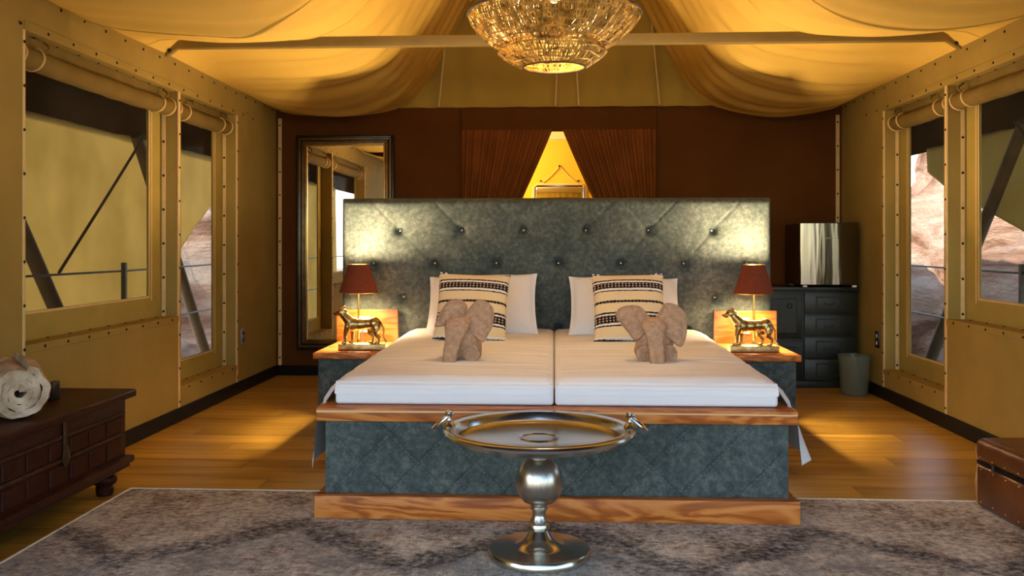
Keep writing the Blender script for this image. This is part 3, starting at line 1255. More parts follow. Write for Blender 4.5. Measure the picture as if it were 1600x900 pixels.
def blob_rows(rows, n=26, fuzz=.004):
    """stack of superellipse rings: (cx, cy, z, rx, ry)"""
    mb = MB()
    vs_ = []
    for (cx, cy, z, rx, ry) in rows:
        for k in range(n):
            a = 2 * math.pi * k / n
            c, s = math.cos(a), math.sin(a)
            x = cx + rx * math.copysign(abs(c) ** .75, c)
            y_ = cy + ry * math.copysign(abs(s) ** .75, s)
            f = 1 + fuzz * 12 * nz(x * 22, y_ * 22, z * 22)
            vs_.append((cx + (x - cx) * f, cy + (y_ - cy) * f, z))
    fs = []
    for i in range(len(rows) - 1):
        for k in range(n):
            fs.append((i * n + k, i * n + (k + 1) % n, (i + 1) * n + (k + 1) % n, (i + 1) * n + k))
    fs.append(tuple(reversed(range(n))))
    fs.append(tuple((len(rows) - 1) * n + k for k in range(n)))
    return mb.add(vs_, fs)


def roll_leg(mb, x, y0, y1, r, z):
    """rolled towel lying along y, spiral end towards the viewer"""
    rows = []
    n = 18
    for i in range(7):
        t_ = i / 6
        y_ = y0 + (y1 - y0) * t_
        rr = r * (.90 + .1 * math.sin(math.pi * min(1, t_ * 2 + .3)))
        rows.append([(x + rr * math.cos(2 * math.pi * k / n) * (1 + .06 * nz(k, i, 3)), y_, z + rr * 1.05 * math.sin(2 * math.pi * k / n)) for k in range(n)])
    vs_ = [q for rw in rows for q in rw]
    fs = [(i * n + k, i * n + (k + 1) % n, (i + 1) * n + (k + 1) % n, (i + 1) * n + k) for i in range(6) for k in range(n)]
    fs += [tuple(reversed(range(n))), tuple(6 * n + k for k in range(n))]
    mb.add(vs_, fs)
    # spiral ridge
    sp = []
    for i in range(30):
        a = i * .5
        rr = r * .85 * (1 - i / 32)
        sp.append((x + rr * math.cos(a), y0 - .001, z + rr * math.sin(a)))
    mb.tube(sp, .0045, 5)


def elephant(x, y_, label, earL, earR, trunk, legs, body):
    e = thing('towel_elephant', label, 'towel animal', (x, y_, ZM - .011), group='towel elephants on the bed')
    b = MB()
    b.add(*(lambda m: (m.v, m.f))(blob_rows(body)))
    bo = b.build('body', 'terry_brown', e, smooth=70)
    lg = None
    for (lx, r) in legs:
        q = MB()
        roll_leg(q, lx, -.03, .13, r, r * 1.05)
        q.build('leg', 'terry_brown', e, smooth=70)
    MB().add(*(lambda m: (m.v, m.f))(blob_rows(trunk))).build('trunk', 'terry_brown', e, smooth=70)
    for pts, ry in ((earL, R(14)), (earR, R(-14))):
        pd = pad(pts, .034).build('ear', 'terry_brown', e, (0, -.025, 0), smooth=70)
        pd.rotation_euler = (R(-8), 0, 0)
    return e


def px2(pts, cx, bz, k):
    return [((a - cx) * k, (bz - b) * k) for a, b in pts]


# outlines measured off the towels; k converts to metres at their distance
K = 4.15 / F_PX / 4.5
eL = px2([(183, 513), (192, 465), (225, 388), (270, 332), (330, 312), (385, 332), (410, 375), (395, 425), (362, 470), (290, 495)], 375, 758, K)
eR = px2([(362, 460), (400, 408), (450, 345), (490, 318), (545, 330), (590, 370), (602, 440), (590, 510), (558, 570), (520, 622), (440, 560), (390, 500)], 375, 758, K)
trunkL = [((-.050), -.075, .000, .026, .024), (-.050, -.078, .012, .031, .029), (-.050, -.070, .03, .031, .028), (-.044, -.062, .06, .036, .028), (-.034, -.05, .10, .038, .032), (-.025, -.035, .14, .050, .040), (-.02, -.025, .165, .060, .045), (-.015, -.01, .19, .058, .045), (-.012, 0, .205, .035, .03)]
bodyE = [(0, .06, 0, .070, .06), (0, .06, .02, .082, .075), (0, .055, .06, .086, .08), (0, .045, .10, .084, .075), (0, .04, .14, .075, .065), (0, .035, .17, .05, .05), (0, .03, .185, .025, .03)]
elephant(-.425, 4.19, 'brown towel folded into an elephant on the half of the bed nearer the framed mirror', eL, eR, trunkL, [(-.045, .036), (.045, .040)], bodyE)
eL2 = px2([(420, 425), (440, 382), (500, 356), (590, 360), (650, 425), (678, 482), (620, 560), (560, 606), (500, 540), (445, 470)], 700, 758, K)
eR2 = px2([(676, 490), (705, 435), (740, 380), (772, 338), (850, 350), (902, 395), (922, 440), (915, 560), (878, 646), (800, 600), (735, 560), (692, 520)], 700, 758, K)
trunkR = [(.0, -.075, .0, .030, .024), (.0, -.078, .012, .034, .029), (0, -.07, .03, .033, .028), (-.002, -.062, .06, .036, .028), (-.006, -.05, .10, .037, .032), (-.008, -.035, .14, .046, .040), (-.01, -.025, .165, .06, .045), (-.01, -.01, .19, .05, .045), (-.01, 0, .205, .03, .03)]
elephant(.463, 4.19, 'brown towel folded into an elephant on the half of the bed nearer the fridge', eL2, eR2, trunkR, [(-.052, .038), (.058, .040)], bodyE)

# ------------------------------------------------------------------ tray table
tt = thing('tray_table', 'round silver metal tray table on a turned pedestal before the bed', 'table', (-.053, 3.2, .009))
MB().lathe([(.0, 0), (.176, 0), (.181, .005), (.181, .024), (.176, .031), (.165, .033), (.100, .036), (.080, .040), (.062, .052), (.047, .070), (.036, .088), (.031, .095)], 72).build('base', 'polished_nickel', tt, smooth=40)
MB().lathe([(.028, .09), (.034, .096), (.038, .106), (.036, .116), (.029, .121), (.031, .126), (.025, .138), (.023, .15), (.026, .163), (.031, .167), (.031, .172), (.027, .177), (.030, .183), (.056, .195), (.072, .216), (.0815, .245), (.083, .265), (.079, .292), (.068, .318), (.050, .337), (.034, .345), (.036, .350), (.036, .356), (.033, .362), (.033, .385), (.038, .393), (.038, .402), (.03, .408)], 56).build('stem', 'brushed_nickel', tt, smooth=30)
tr_ = MB()
tr_.lathe([(0, .397), (.06, .397), (.062, .4), (.068, .4), (.07, .397), (.275, .399), (.288, .405), (.296, .426), (.301, .432), (.326, .434), (.333, .431), (.337, .424), (.335, .416), (.322, .413), (.305, .410), (.285, .392), (.05, .384), (0, .384)], 96)
tr_.build('tray', 'polished_nickel', tt, (0, 0, .020), smooth=30)
for s in (-1, 1):
    h = MB()
    h.lathe([(.006, -.006), (.020, -.006), (.024, .004), (.018, .014), (.009, .019), (.006, .026), (.0065, .032), (.014, .036), (.017, .044), (.014, .052), (.006, .057), (0, .058)], 20, (s * .318, 0, .454))
    hd = h.build('handle_post', 'polished_nickel', tt, smooth=35)
    # hinged bail hanging outwards
    b = MB()
    pts = []
    for i in range(13):
        a = math.pi * i / 12
        pts.append((s * (.318 + .060 * math.sin(a)), -.048 * math.cos(a), .494 - .050 * math.sin(a)))
    b.tube(pts, .0055, 8)
    b.tube([(s * .318, -.050, .494), (s * .318, .050, .494)], .0065, 8)
    b.build('bail', 'polished_nickel', hd)

# ------------------------------------------------------------------ rug
rg = thing('rug', 'distressed grey vintage rug with navy pattern under the bed front', 'rug', (0, 2.2, 0))


def rugf(u, v):
    x = -1.90 + 4.0 * u
    yt = 1.80 - .04 * u
    y_ = -1.2 + (yt + 1.2) * v
    return (x, y_ + .008 * nz(x * 3, 1) * v, .008 + .001 * nz(x * 4, y_ * 4))


MB().grid(rugf, 60, 40).build('pile', 'rug_pile', rg, smooth=70)
bnd = MB()
pts = [(-1.905, -1.2, .006)] + [(-1.905, -1.2 + .3 * i, .006) for i in range(1, 10)]
pts += [(-1.905 + .004, 1.80, .006)]
bnd.tube([(p[0], p[1], p[2]) for p in pts], .006, 6)
pe = []
for i in range(61):
    q = rugf(i / 60, 1)
    pe.append((q[0], q[1] + .004, .006))
bnd.tube(pe, .006, 6)
bnd.build('binding', 'rug_binding', rg)
MB().prism([(-1.9, -1.2), (2.1, -1.2), (2.1, 1.755), (-1.9, 1.795)], 2, .0005, .006).build('backing', 'rug_binding', rg, smooth=0)

# ------------------------------------------------------------------ carved chest with rolled towel
ch = thing('wooden_chest', 'dark carved wooden chest on turned feet against the side wall', 'chest', (-2.12, 3.35, 0))
X0, X1, Y0, Y1 = -.19, .195, -.75, .65
MB().box(X0, X1, Y0, Y1, .155, .415, .004).build('body', 'chest_wood', ch)
MB().box(X0 - .005, X1 + .035, Y0 - .05, Y1 + .04, .416, .452, .010, 3).build('lid', 'chest_wood', ch)
MB().box(X0 - .002, X1 + .03, Y0 - .03, Y1 + .03, .125, .156, .008, 2).box(X0, X1 + .015, Y0 - .015, Y1 + .015, .105, .126, .005, 2).build('bottom_moulding', 'chest_wood', ch)
# carved panels on the face towards the room
for z0, z1 in ((.345, .358), (.255, .268)):
    MB().box(X1, X1 + .009, Y0 + .02, Y1 - .02, z0, z1, .002, 1).build('carved_rail', 'carved_light', ch)
for i in range(9):
    ya = Y0 + .03 + i * .15
    MB().box(X1 - .001, X1 + .005, ya, ya + .125, .17, .243, .003, 1).build('carved_panel', 'chest_wood', ch)
    MB().box(X1 - .001, X1 + .005, ya, ya + .125, .273, .338, .003, 1).build('carved_panel', 'chest_wood', ch)
hp = MB()
hp.box(X1 + .005, X1 + .010, .12, .145, .30, .43, .002, 1)
hp.lathe([(0, 0), (.026, 0), (.028, .004), (.02, .008), (0, .010)], 16)
k = len(hp.v) - 5 * 16
hp.v[k:] = [(X1 + .008 + p[2], .1325 + p[0], .275 + p[1] * 1.5) for p in hp.v[k:]]
hp.build('hasp', 'bronze_dark', ch)
leg_me = MB().lathe([(0, 0), (.033, 0), (.036, .012), (.038, .035), (.033, .042), (.047, .052), (.052, .066), (.047, .08), (.036, .087), (.046, .094), (.046, .106), (0, .106)], 24).mesh('foot', 35)
leg_me.materials.append(MATS['chest_wood'])
for fx in (X0 + .06, X1 - .055):
    for fy in (Y0 + .08, Y1 - .08):
        o = bpy.data.objects.new('foot', leg_me)
        COL.objects.link(o)
        o.parent = ch
        o.location = (fx, fy, 0)

# rolled cream towel
tw = MB()
turns, rin, rout, Ln = 3.2, .002, .088, .42
N = 120
nl = 14
vs_ = []
for j in range(nl + 1):
    t_ = j / nl
    lx = -Ln + Ln * t_
    for i in range(N):
        a = i / (N - 1)
        th = a * turns * 2 * math.pi
        r = rin + (rout - rin) * a
        for tk in (0, 1):
            rr = r + tk * .0275
            taper = 1 - .10 * (max(0, t_ - .85) / .15) ** 2
            f = taper * (1 + .13 * nz(math.cos(th) * 2.5 + a * 3, math.sin(th) * 2.5, lx * 9))
            inward = .018 * (1 - a) * (1 if t_ > .98 else 0)
            vs_.append((lx - inward + .012 * nz(th * .8, 1, 5) * (1 if t_ > .98 else 0), rr * f * math.cos(th), rr * f * math.sin(th)))
fs = []
W_ = N * 2
for j in range(nl):
    for i in range(N - 1):
        for tk in (0, 1):
            fs.append((j * W_ + i * 2 + tk, j * W_ + i * 2 + 2 + tk, (j + 1) * W_ + i * 2 + 2 + tk, (j + 1) * W_ + i * 2 + tk))
    for i in (0, N - 1):
        fs.append((j * W_ + i * 2, j * W_ + i * 2 + 1, (j + 1) * W_ + i * 2 + 1, (j + 1) * W_ + i * 2))
for j in (0, nl):
    for i in range(N - 1):
        fs.append((j * W_ + i * 2, j * W_ + i * 2 + 2, j * W_ + i * 2 + 3, j * W_ + i * 2 + 1))
tw.add(vs_, fs)
to = tw.build('rolled_towel', 'terry_cream', None, (-1.975, 3.27, .452 + .104), smooth=70, rot=(0, 0, R(-52)))
tag(to, 'thick cream towel rolled up on the dark wooden chest', 'towel')
sp = thing('small_black_box', 'small black box standing on the chest behind the rolled towel', 'box', (-2.10, 3.72, .4525))  # plain dark upright box, use unknown
MB().box(-.013, .013, -.03, .03, 0, .078, .003).build('case', 'black_gloss', sp)
MB().box(-.009, .009, -.032, -.029, .008, .07, .001, 1).build('front_inset', 'black_trim', sp)

# ------------------------------------------------------------------ leather trunk at the right
lt = thing('leather_trunk', 'brown leather trunk with rounded corners against the side wall', 'trunk', (1.80, 3.35, .009), (0, 0, R(4)))
MB().box(0, .42, -.55, .55, 0, .186, .028, 4).build('body', 'leather_brown', lt)
MB().box(-.003, .423, -.553, .553, .190, .29, .032, 5).build('lid', 'leather_brown', lt)
for z0, z1 in ((.02, .18), (.20, .275)):
    MB().tube([(.016, .540, z0), (.012, .546, (z0 + z1) / 2), (.018 if z1 < .2 else .03, .540 if z1 < .2 else .53, z1)], .0125, 8).build('pale_corner', 'leather_edge', lt)  # paler tubes along the far corner of body and lid
MB().box(.006, .414, -.544, .544, .18, .196).build('seam', 'black_trim', lt, smooth=0)
nm_ = MB()
for i in range(12):
    for z in (.03, .165, .215):
        nm_.sphere((-.001 if z < .2 else -.004, .50 - i * .09, z), .0035, 8, 6, (.5, 1, 1))
nm_.build('nail_heads', 'brass', lt, kind='stuff')
MB().box(-.006, .002, .40, .415, .175, .205, .002, 1).build('latch', 'bronze_dark', lt)

# ------------------------------------------------------------------ dark cabinet, fridge, bin
cb = thing('cabinet', 'dark green-black cabinet with drawers in the back corner', 'cabinet', (1.50, 7.06, 0))
CW, CDp, CHt = .815, .46, .745
MB().box(0, CW, .012, CDp, 0, CHt, .003).build('body', 'cabinet_dark', cb)
MB().box(-.012, CW + .008, -.012, CDp, CHt, CHt + .03, .006, 2).build('top', 'cabinet_dark', cb)
MB().box(.0, CW, .004, .02, 0, .05, .003).build('plinth', 'cabinet_dark', cb)
for z0, z1 in ((.06, .36), (.375, .73)):
    d = MB().box(.012, .40, -.004, .012, z0, z1, .004).build('door', 'cabinet_dark', cb)
    MB().box(.055, .357, -.008, -.003, z0 + .045, z1 - .045, .004, 1).build('panel', 'cabinet_dark', d)
    MB().tube([(.30 + .018 * math.cos(a * math.pi / 8), -.012, z1 - .10 + .018 * math.sin(a * math.pi / 8)) for a in range(16)], .003, 6, closed=True).build('ring_pull', 'stud_metal', d)
for i in range(4):
    z0 = .06 + i * .17
    d = MB().box(.415, CW - .012, -.004, .012, z0, z0 + .16, .004).build('drawer', 'cabinet_dark', cb)
    fm = MB()
    a0, a1, b0, b1 = .50, .70, z0 + .028, z0 + .132
    fm.box(a0, a1, -.011, -.003, b0, b0 + .010, .002, 1).box(a0, a1, -.011, -.003, b1 - .01, b1, .002, 1)
    fm.box(a0, a0 + .010, -.011, -.003, b0 + .01, b1 - .01, .002, 1).box(a1 - .01, a1, -.011, -.003, b0 + .01, b1 - .01, .002, 1)
    fm.build('frame_moulding', 'cabinet_dark', d)
    MB().tube([(.60 - .035 * math.cos(a * math.pi / 8), -.016 - .008 * math.sin(a * math.pi / 8), z0 + .085 - .016 * math.sin(a * math.pi / 8)) for a in range(9)], .0035, 6).build('handle', 'stud_metal', d)

fg = thing('mini_fridge', 'small fridge with shiny silver door standing on the dark cabinet', 'fridge', (1.875, 7.0, .7755))
MB().box(0, .43, .07, .48, .014, .485, .006).build('body', 'fridge_side', fg)


def doorf(u, v):
    x = .43 * u
    return (x, .028 - .022 * math.sin(math.pi * u) ** .7, .02 + .465 * v)


dm = MB().grid(doorf, 40, 12)
k = len(dm.v)
dm.grid(lambda u, v: (.43 * u, .062, .02 + .465 * v), 40, 12)
for i in range(40):
    dm.f.append((i, i + 1, k + i + 1, k + i))
    a = 12 * 41
    dm.f.append((a + i, a + i + 1, k + a + i + 1, k + a + i))
for j in range(12):
    dm.f.append((j * 41, (j + 1) * 41, k + (j + 1) * 41, k + j * 41))
    dm.f.append((j * 41 + 40, (j + 1) * 41 + 40, k + (j + 1) * 41 + 40, k + j * 41 + 40))
door = dm.build('door', 'fridge_steel', fg, smooth=40)
MB().box(0, .43, .010, .066, .4855, .492, .002, 1).build('top_trim', 'fridge_side', door)
lg = MB()
for i, wd in enumerate((.010, .016, .008, .018, .010)):
    lg.box(.165 + i * .022, .165 + i * .022 + wd, .004, .008, .37, .377)
lg.build('badge', 'white_plastic', door, smooth=0)
for fx in (.02, .39):
    MB().box(fx, fx + .03, .02, .05, 0, .014).build('foot', 'white_plastic', fg, smooth=0)
    MB().box(fx, fx + .03, .40, .43, 0, .014).build('foot', 'white_plastic', fg, smooth=0)

bn = thing('waste_bin', 'see-through plastic waste bin standing before the dark cabinet', 'bin', (2.20, 6.78, 0))
MB().lathe([(0, .004), (.086, .004), (.092, .012), (.114, .285), (.117, .285), (.095, .008), (.088, 0), (0, 0)], 40).build('bucket', 'bin_plastic', bn, smooth=40)
MB().tube([(.1165 * math.cos(a * math.pi / 20), .1165 * math.sin(a * math.pi / 20), .287) for a in range(40)], .0035, 6, closed=True).build('rim', 'bin_plastic', bn)

# ------------------------------------------------------------------ wall mirror
mr = thing('wall_mirror', 'tall wall mirror in a black and gilt frame beside the headboard', 'mirror', (-1.745, YB - .001, .22))
hw, hh = .41, 1.79


def frame_ring(inset0, inset1, y0, y1, name, m, bev=.003):
    f = MB()
    a, b = inset0, inset1
    f.box(-hw + a, -hw + b, y0, y1, a, hh - a, bev, 2)
    f.box(hw - b, hw - a, y0, y1, a, hh - a, bev, 2)
    f.box(-hw + b, hw - b, y0, y1, a, b, bev, 2)
    f.box(-hw + b, hw - b, y0, y1, hh - b, hh - a, bev, 2)
    return f.build(name, m, mr, smooth=40)


frame_ring(0, .022, -.045, 0, 'outer_frame', 'black_gloss')
frame_ring(.022, .036, -.050, 0, 'gilt_bead', 'gilt_dark', .005)
frame_ring(.036, .050, -.040, 0, 'inner_band', 'black_gloss')
frame_ring(.050, .062, -.044, 0, 'gilt_bead', 'gilt_dark', .005)
frame_ring(.062, .078, -.034, 0, 'inner_band', 'gilt_dark')
frame_ring(.078, .088, -.030, 0, 'gilt_bead', 'brass', .004)
MB().box(-hw + .086, hw - .086, -.016, -.004, .086, hh - .086).build('glass', 'mirror_glass', mr, smooth=0)

# ------------------------------------------------------------------ curtains in the doorway


def curtain(side, label):
    c = thing('curtain', label, 'curtain', (0, YB - .045, 0), group='doorway curtains')
    xo = -.765 if side < 0 else .835
    xi = -.015 if side < 0 else .068

    def fn(u, v):
        z = 2.045 - 2.0 * v
        tz = min(1, max(0, (2.045 - z) / 1.05))
        pull = .47 * tz ** 1.05
        if z < .99:
            pull = .47 - .22 * min(1, (.99 - z) / .7)
        inner = xi + (-pull if side < 0 else pull)
        outer = xo
        x = outer + (inner - outer) * u
        amp = .013 + .012 * tz
        yy = -.012 + amp * math.sin(u * 2 * math.pi * 11 + 1.5 * nz(u * 6, v * 2, side)) + .006 * nz(u * 20, v * 3)
        yy = min(yy, .03)
        return (x, yy, z)
    cc_ = MB().grid(fn, 150, 40).build('cloth', 'curtain_brown', c, smooth=70)
    xa, xb = (xo - .01, xi - .46) if side < 0 else (xi + .46, xo + .01)
    MB().box(xa, xb, -.045, -.038, .965, 1.015, .003).build('tieback', 'curtain_brown', c)
    return c


curtain(-1, 'brown curtain tied back on the half of the doorway by the framed mirror')
curtain(1, 'brown curtain tied back on the half of the doorway by the fridge')

# bathroom mirror hung from a rope
bmr = thing('rope_mirror', 'mirror in a pale rope frame hanging beyond the curtained doorway', 'mirror', (.057, 9.995, .75))
MB().box(-.275, .275, -.02, -.004, .02, .995, .03, 3).build('glass', 'mirror_glass', bmr)
lp_ = [(-.285 + .04, 0), (.285 - .04, 0), (.285, .04), (.285, .965), (.245, 1.005), (-.245, 1.005), (-.285, .965), (-.285, .04)]
MB().tube([(a, -.016, b) for a, b in lp_], .011, 8, closed=True).build('rope_frame', 'pale_rope', bmr)
for s in (-1, 1):
    MB().tube([(s * .21, -.016, 1.005), (s * .10, -.014, 1.095), (s * .004, -.014, 1.2)], .006, 6).build('hanging_rope', 'pale_rope', bmr)
    MB().sphere((s * .205, -.006, 1.045), .010, 8, 6).build('peg', 'stud_metal', bmr)
MB().sphere((0, -.014, 1.205), .013, 8, 6).build('hook', 'stud_metal', bmr)
bl = thing('added_bath_lamp', 'unseen round lamp added to light the room beyond the curtains', 'lamp', (-.95, 9.0, 2.42))  # added out of view to brighten the room behind the doorway
MB().lathe([(.0, 0), (.08, 0), (.085, -.02), (.06, -.03), (0, -.03)], 24).build('base', 'white_plastic', bl)
MB().sphere((0, 0, -.085), .07, 16, 10).build('globe', 'added_bath_glow', bl)
ld = bpy.data.lights.new('added_bath_light', 'POINT')
ld.energy = BATH_W
ld.color = (1.0, .70, .25)
ld.shadow_soft_size = .09
lo = bpy.data.objects.new('added_bath_light', ld)
COL.objects.link(lo)
lo.parent = bl
lo.location = (0, 0, -.26)

# ------------------------------------------------------------------ chandelier of knotted net
chn = thing('chandelier', 'large tiered golden net chandelier hanging above the bed', 'chandelier', (.0, 4.30, 1.94))
TI = [(.147, .0), (.190, .018), (.228, .045), (.255, .072), (.240, .092), (.268, .104), (.300, .124), (.330, .147), (.358, .172), (.382, .198), (.400, .222), (.410, .245), (.402, .262)]


def tier(t_):
    k = t_ * (len(TI) - 1)
    i = min(int(k), len(TI) - 2)
    f = k - i
    return TI[i][0] * (1 - f) + TI[i + 1][0] * f, TI[i][1] * (1 - f) + TI[i + 1][1] * f


def netpt(a, t_):
    r, z = tier(t_)
    env = math.sin(math.pi * min(1, max(0, t_))) ** .6
    lump = .032 * nz(math.cos(a) * 1.6, math.sin(a) * 1.6, z * 6) + .008 * nz(math.cos(a) * 7, math.sin(a) * 7, z * 22)
    r2 = r + lump * env
    z2 = z + .012 * nz(math.cos(a) * 2 + 9, math.sin(a) * 2, z * 5) * env
    return (r2 * math.cos(a), r2 * math.sin(a), z2)


stn = MB()
NS = 420
for i in range(NS):
    a0 = 2 * math.pi * i / NS
    lean = .10 * (1 if i % 2 else -1) * random.uniform(.3, 1.2)
    pts = []
    for j in range(21):
        t_ = j / 20
        pts.append(netpt(a0 + lean * math.sin(t_ * 19 + i) * .25 + .05 * nz(i * .9, t_ * 6), t_))
    stn.tube(pts, random.choice((.0018, .0024, .0034)), 3, caps=False)
stn.build('net_strands', 'net_gold', chn, smooth=0, kind='stuff')
for j, t_ in enumerate((.08, .16, .25, .335, .43, .52, .61, .70, .79, .88)):
    MB().tube([netpt(2 * math.pi * k / 72, t_ + .028 * nz(k * .22, j * 3.1)) for k in range(72)], .0042 if j != 3 else .006, 5, closed=True).build('net_band', 'net_gold', chn)
for t_, nm2, rr in ((0, 'bottom_ring', .0055), (.94, 'top_rim', .0085)):
    r, z = tier(t_)
    MB().tube([(r * math.cos(2 * math.pi * k / 64), r * math.sin(2 * math.pi * k / 64), z) for k in range(64)], rr, 8, closed=True).build(nm2, 'net_dark', chn)
MB().tube([(0, 0, .36), (0, 0, 1.7)], .006, 8).build('cord', 'net_dark', chn)
for k in range(3):
    a = 2 * math.pi * k / 3
    MB().tube([(0, 0, .40), (.405 * math.cos(a), .405 * math.sin(a), .247)], .005, 6).build('spoke', 'net_dark', chn)
MB().lathe([(.012, .36), (.022, .37), (.022, .41), (.010, .42)], 16).build('lamp_holder', 'net_dark', chn)
MB().sphere((0, 0, .335), .03, 16, 10).build('bulb', 'bulb_chandelier', chn)
ld = bpy.data.lights.new('chandelier_light', 'POINT')
ld.energy = CHANDELIER_W
ld.color = WARM
ld.shadow_soft_size = .05
lo = bpy.data.objects.new('chandelier_light', ld)
COL.objects.link(lo)
lo.parent = chn
lo.location = (0, 0, .285)

# ------------------------------------------------------------------ rolled blinds above each window


def blind(X, s, ya, yb, label, seed):
    xc = X + s * .058
    b = thing('rolled_blind', label, 'blind', (xc, ya, 1.955), group='rolled canvas window blinds')
    Lb = yb - ya
    pts, rs = [], []
    for i in range(25):
        t_ = i / 24
        pts.append((.004 * nz(t_ * 6, seed), Lb * t_, -.010 * math.sin(math.pi * t_) + .004 * nz(t_ * 9, seed, 3)))
        rs.append(.050 + .004 * nz(t_ * 10, seed, 5))
    MB().tube(pts, rs, 20).build('roll', 'canvas_roll', b, smooth=60)
    MB().box(-.006, .006, .0, Lb, .03, .098).build('hanging_flap', 'canvas_roll', b, smooth=0)
    for yy in (.02, .16, Lb - .17, Lb - .02):
        o = MB()
        o.tube([(.053 * math.cos(a * math.pi / 12), yy + .012 * math.sin(a * math.pi / 12), .053 * math.sin(a * math.pi / 12)) for a in range(24)], .006, 6, closed=True)
        o.build('strap', 'strap_tan', b, smooth=60)
    for yy in (.17, Lb - .17):
        MB().tube([(-s * .050, yy, .03), (-s * .062, yy + .015, .052), (-s * .05, yy + .03, .07), (-s * .02, yy + .04, .09)], .0055, 6).build('tie', 'canvas_roll', b)
    return b


blind(XL, -1, W1[0] + .01, W1[1] - .008, 'rolled canvas blind above the wide window over the wooden chest', 1)
blind(XL, -1, W2[0] + .01, W2[1] - .05, 'rolled canvas blind above the narrow window nearest the framed mirror', 4)
blind(XR, 1, W1[0] + .01, W1[1] - .008, 'rolled canvas blind above the wide window over the leather trunk', 7)
blind(XR, 1, W2[0] + .01, W2[1] - .05, 'rolled canvas blind above the narrow window nearest the fridge', 9)

# ------------------------------------------------------------------ sockets


def socket(X, s, y_, z, label, m):
    k = thing('wall_socket', label, 'socket', (X, y_, z), group='wall sockets')
    pl = MB().box(-s * .009, 0, -.038, .038, -.06, .06, .003).build('plate', m, k)
    for dz in (-.026, .026):
        MB().box(-s * .011, -s * .008, -.012, .012, dz - .012, dz + .012).build('socket_hole', 'white_plastic' if m == 'black_gloss' else 'black_trim', pl, smooth=0)


socket(XL, -1, 6.72, .41, 'grey wall socket below the narrow window nearest the framed mirror', 'plate_grey')
socket(XR, 1, 6.72, .41, 'black wall socket beside the narrow window nearest the fridge', 'black_gloss')

# ------------------------------------------------------------------ outdoors
gd = MB().grid(lambda u, v: (-60 + 120 * u, -50 + 130 * v, -.75 + .25 * nz(u * 14, v * 14)), 60, 60).build('ground', 'ground_sand', smooth=60)
gd['kind'] = 'structure'
MB().box(-3.25, -2.46, -1.5, 9.6, -.12, -.03).box(2.47, 3.25, -1.5, 9.6, -.12, -.03).box(-2.46, 2.47, -1.5, YV - .06, -.12, -.03)
dk = MB().box(-3.25, -2.46, -1.5, 9.6, -.12, -.03).box(2.47, 3.25, -1.5, 9.6, -.12, -.03).box(-2.46, 2.47, -1.5, YV - .06, -.12, -.03).build('deck', 'deck_boards', smooth=0)
dk['kind'] = 'structure'


def cloth_side(s, poly, label):
    # polygon in (y,z) filled by a grid between lower edge and the fly edge
    def low(y_):
        for (a, za), (b, zb) in zip(poly[:-1], poly[1:]):
            if a <= y_ <= b:
                return za + (zb - za) * (y_ - a) / (b - a)
        return poly[-1][1] if y_ > poly[-1][0] else poly[0][1]
    ya, yb = poly[0][0], poly[-1][0]

    def fn(u, v):
        y_ = ya + (yb - ya) * u
        z0 = low(y_)
        z = z0 + (1.975 - z0) * v
        return (s * (3.40 + .03 * nz(y_ * 1.3, z * .6) + .012 * nz(y_ * 5, z * .8, 4)), y_, z)
    mb = MB().grid(fn, 60, 24)
    o = mb.build('side_canvas', 'fly_canvas', smooth=70)
    md = o.modifiers.new('thick', 'SOLIDIFY')
    md.thickness = .004
    tag(o, label, 'canvas', 'hanging side canvases outside the windows')


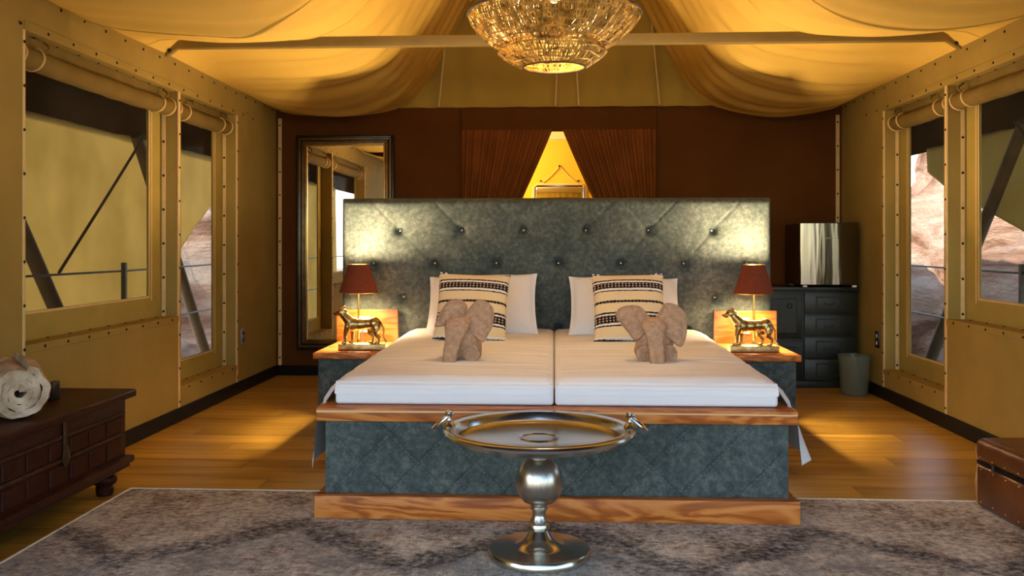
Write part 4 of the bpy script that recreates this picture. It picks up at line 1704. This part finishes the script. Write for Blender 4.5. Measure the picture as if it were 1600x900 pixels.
cloth_side(-1, [(1.1, -.05), (6.2, -.04), (6.9, .28), (8.12, 1.05), (8.9, 1.5), (9.6, 1.88)], 'khaki canvas sheet hanging outside the windows behind the wooden chest')  # front stretch added unseen to keep sun off the windows and rug
cloth_side(1, [(5.0, .62), (5.8, .87), (6.7, 1.18), (7.5, 1.43), (8.1, 1.61), (8.45, 1.76)], 'grey canvas sheet hanging outside the windows behind the leather trunk')
for s, sd_ in ((-1, 'on the side of the framed mirror'), (1, 'on the side of the fridge')):
    yp = 7.1 if s < 0 else 6.6
    for y0, wh in ((yp, 'seen through both windows'), (yp - 2.15, 'nearer the tent front'))[:2 if s < 0 else 1]:
        pp = thing('prop_pole', 'slanting wooden prop pole outside, %s, %s' % (wh, sd_), 'pole', (s * 3.33, y0, 0), group='prop poles outside')
        bl_ = 1.5 if s < 0 else 1.7
        MB().tube([(0, 0, 1.97), (0, bl_ * .49, 1.0), (0, bl_, -.02)], [.045, .048, .05], 12).build('pole', 'pole_wood', pp)
        MB().tube([(0, bl_ - .07, .07), (0, bl_, -.03)], .056, 12).build('foot_collar', 'black_trim', pp)
    rp = MB().tube([(s * 3.26, yp, 1.97), (s * 3.22, yp - .7, 1.44), (s * 3.18, yp - 1.4, .92)], .011, 6).build('guy_rope', 'rope_dark')
    tag(rp, 'dark guy rope running from eave to railing outside, ' + sd_, 'rope')
    rl = thing('railing', 'dark cable railing with thin posts outside, ' + sd_, 'railing', (s * 3.1, 0, -.03))
    for yy in (4.0, 6.42 if s < 0 else 6.18, 8.9):
        MB().box(-.016, .016, yy - .016, yy + .016, 0, 1.0, .002, 1).build('post', 'steel_rail', rl)
    for z in (.95, .55):
        MB().tube([(0, -.5, z), (0, 4, z), (0, 6.42, z - .01), (0, 8.9, z), (0, 9.6, z)], .008, 6).build('cable', 'steel_rail', rl)


def boulder(c, r, seed, label):
    bm = bmesh.new()
    bmesh.ops.create_icosphere(bm, subdivisions=5, radius=1)
    for v_ in bm.verts:
        p = v_.co.copy()
        q = Vector((abs(p.x) ** .8 * (1 if p.x > 0 else -1), abs(p.y) ** .8 * (1 if p.y > 0 else -1), abs(p.z) ** .8 * (1 if p.z > 0 else -1)))
        lay_ = .05 * math.sin(p.z * 13 + 3 * nz(p.x * 1.5 + seed, p.y * 1.5))
        f = 1 + .22 * fbm(p.x * 1.3 + seed, p.y * 1.3, p.z * 1.6, 5) + lay_ * .6
        v_.co = Vector((q.x * r[0] * f, q.y * r[1] * f, q.z * r[2] * f))
    me = bpy.data.meshes.new('boulder')
    bm.to_mesh(me)
    bm.free()
    for p in me.polygons:
        p.use_smooth = True
    me.set_sharp_from_angle(angle=R(45))
    me.materials.append(MATS['sandstone'])
    o = bpy.data.objects.new('boulder', me)
    COL.objects.link(o)
    o.location = c
    tag(o, label, 'rock', 'sandstone boulders outside')


boulder((-9.0, 17.6, .3), (4.2, 4.0, 4.4), 3, 'big pink sandstone boulder outside the narrow window by the framed mirror')
boulder((-5.4, 10.9, -.9), (1.0, 1.0, .9), 8, 'low sandstone rock at the foot of the big boulder by the framed mirror')
boulder((10.8, 17.0, .6), (4.0, 5.0, 5.0), 12, 'big pink sandstone boulder outside the windows by the fridge')
boulder((5.6, 9.9, -.6), (.95, 1.6, 1.9), 17, 'grey low sandstone rock outside the wide window over the leather trunk')
boulder((4.75, 12.6, -.7), (.75, .7, 1.5), 21, 'small brown rock outside the narrow window by the fridge')


def hill(u, v):
    x = -48 + 22 * v
    y_ = -60 + 90 * u
    h = 7.5 * math.sin(math.pi * min(1, v * 1.0)) * (.55 + .45 * nz(u * 5, 1.3)) + 1.2 * fbm(u * 12, v * 5, 2)
    return (x, y_, -1.0 + max(0, h))


hl = MB().grid(hill, 60, 20).build('hills', 'hill_scrub', smooth=60)
hl['kind'] = 'structure'
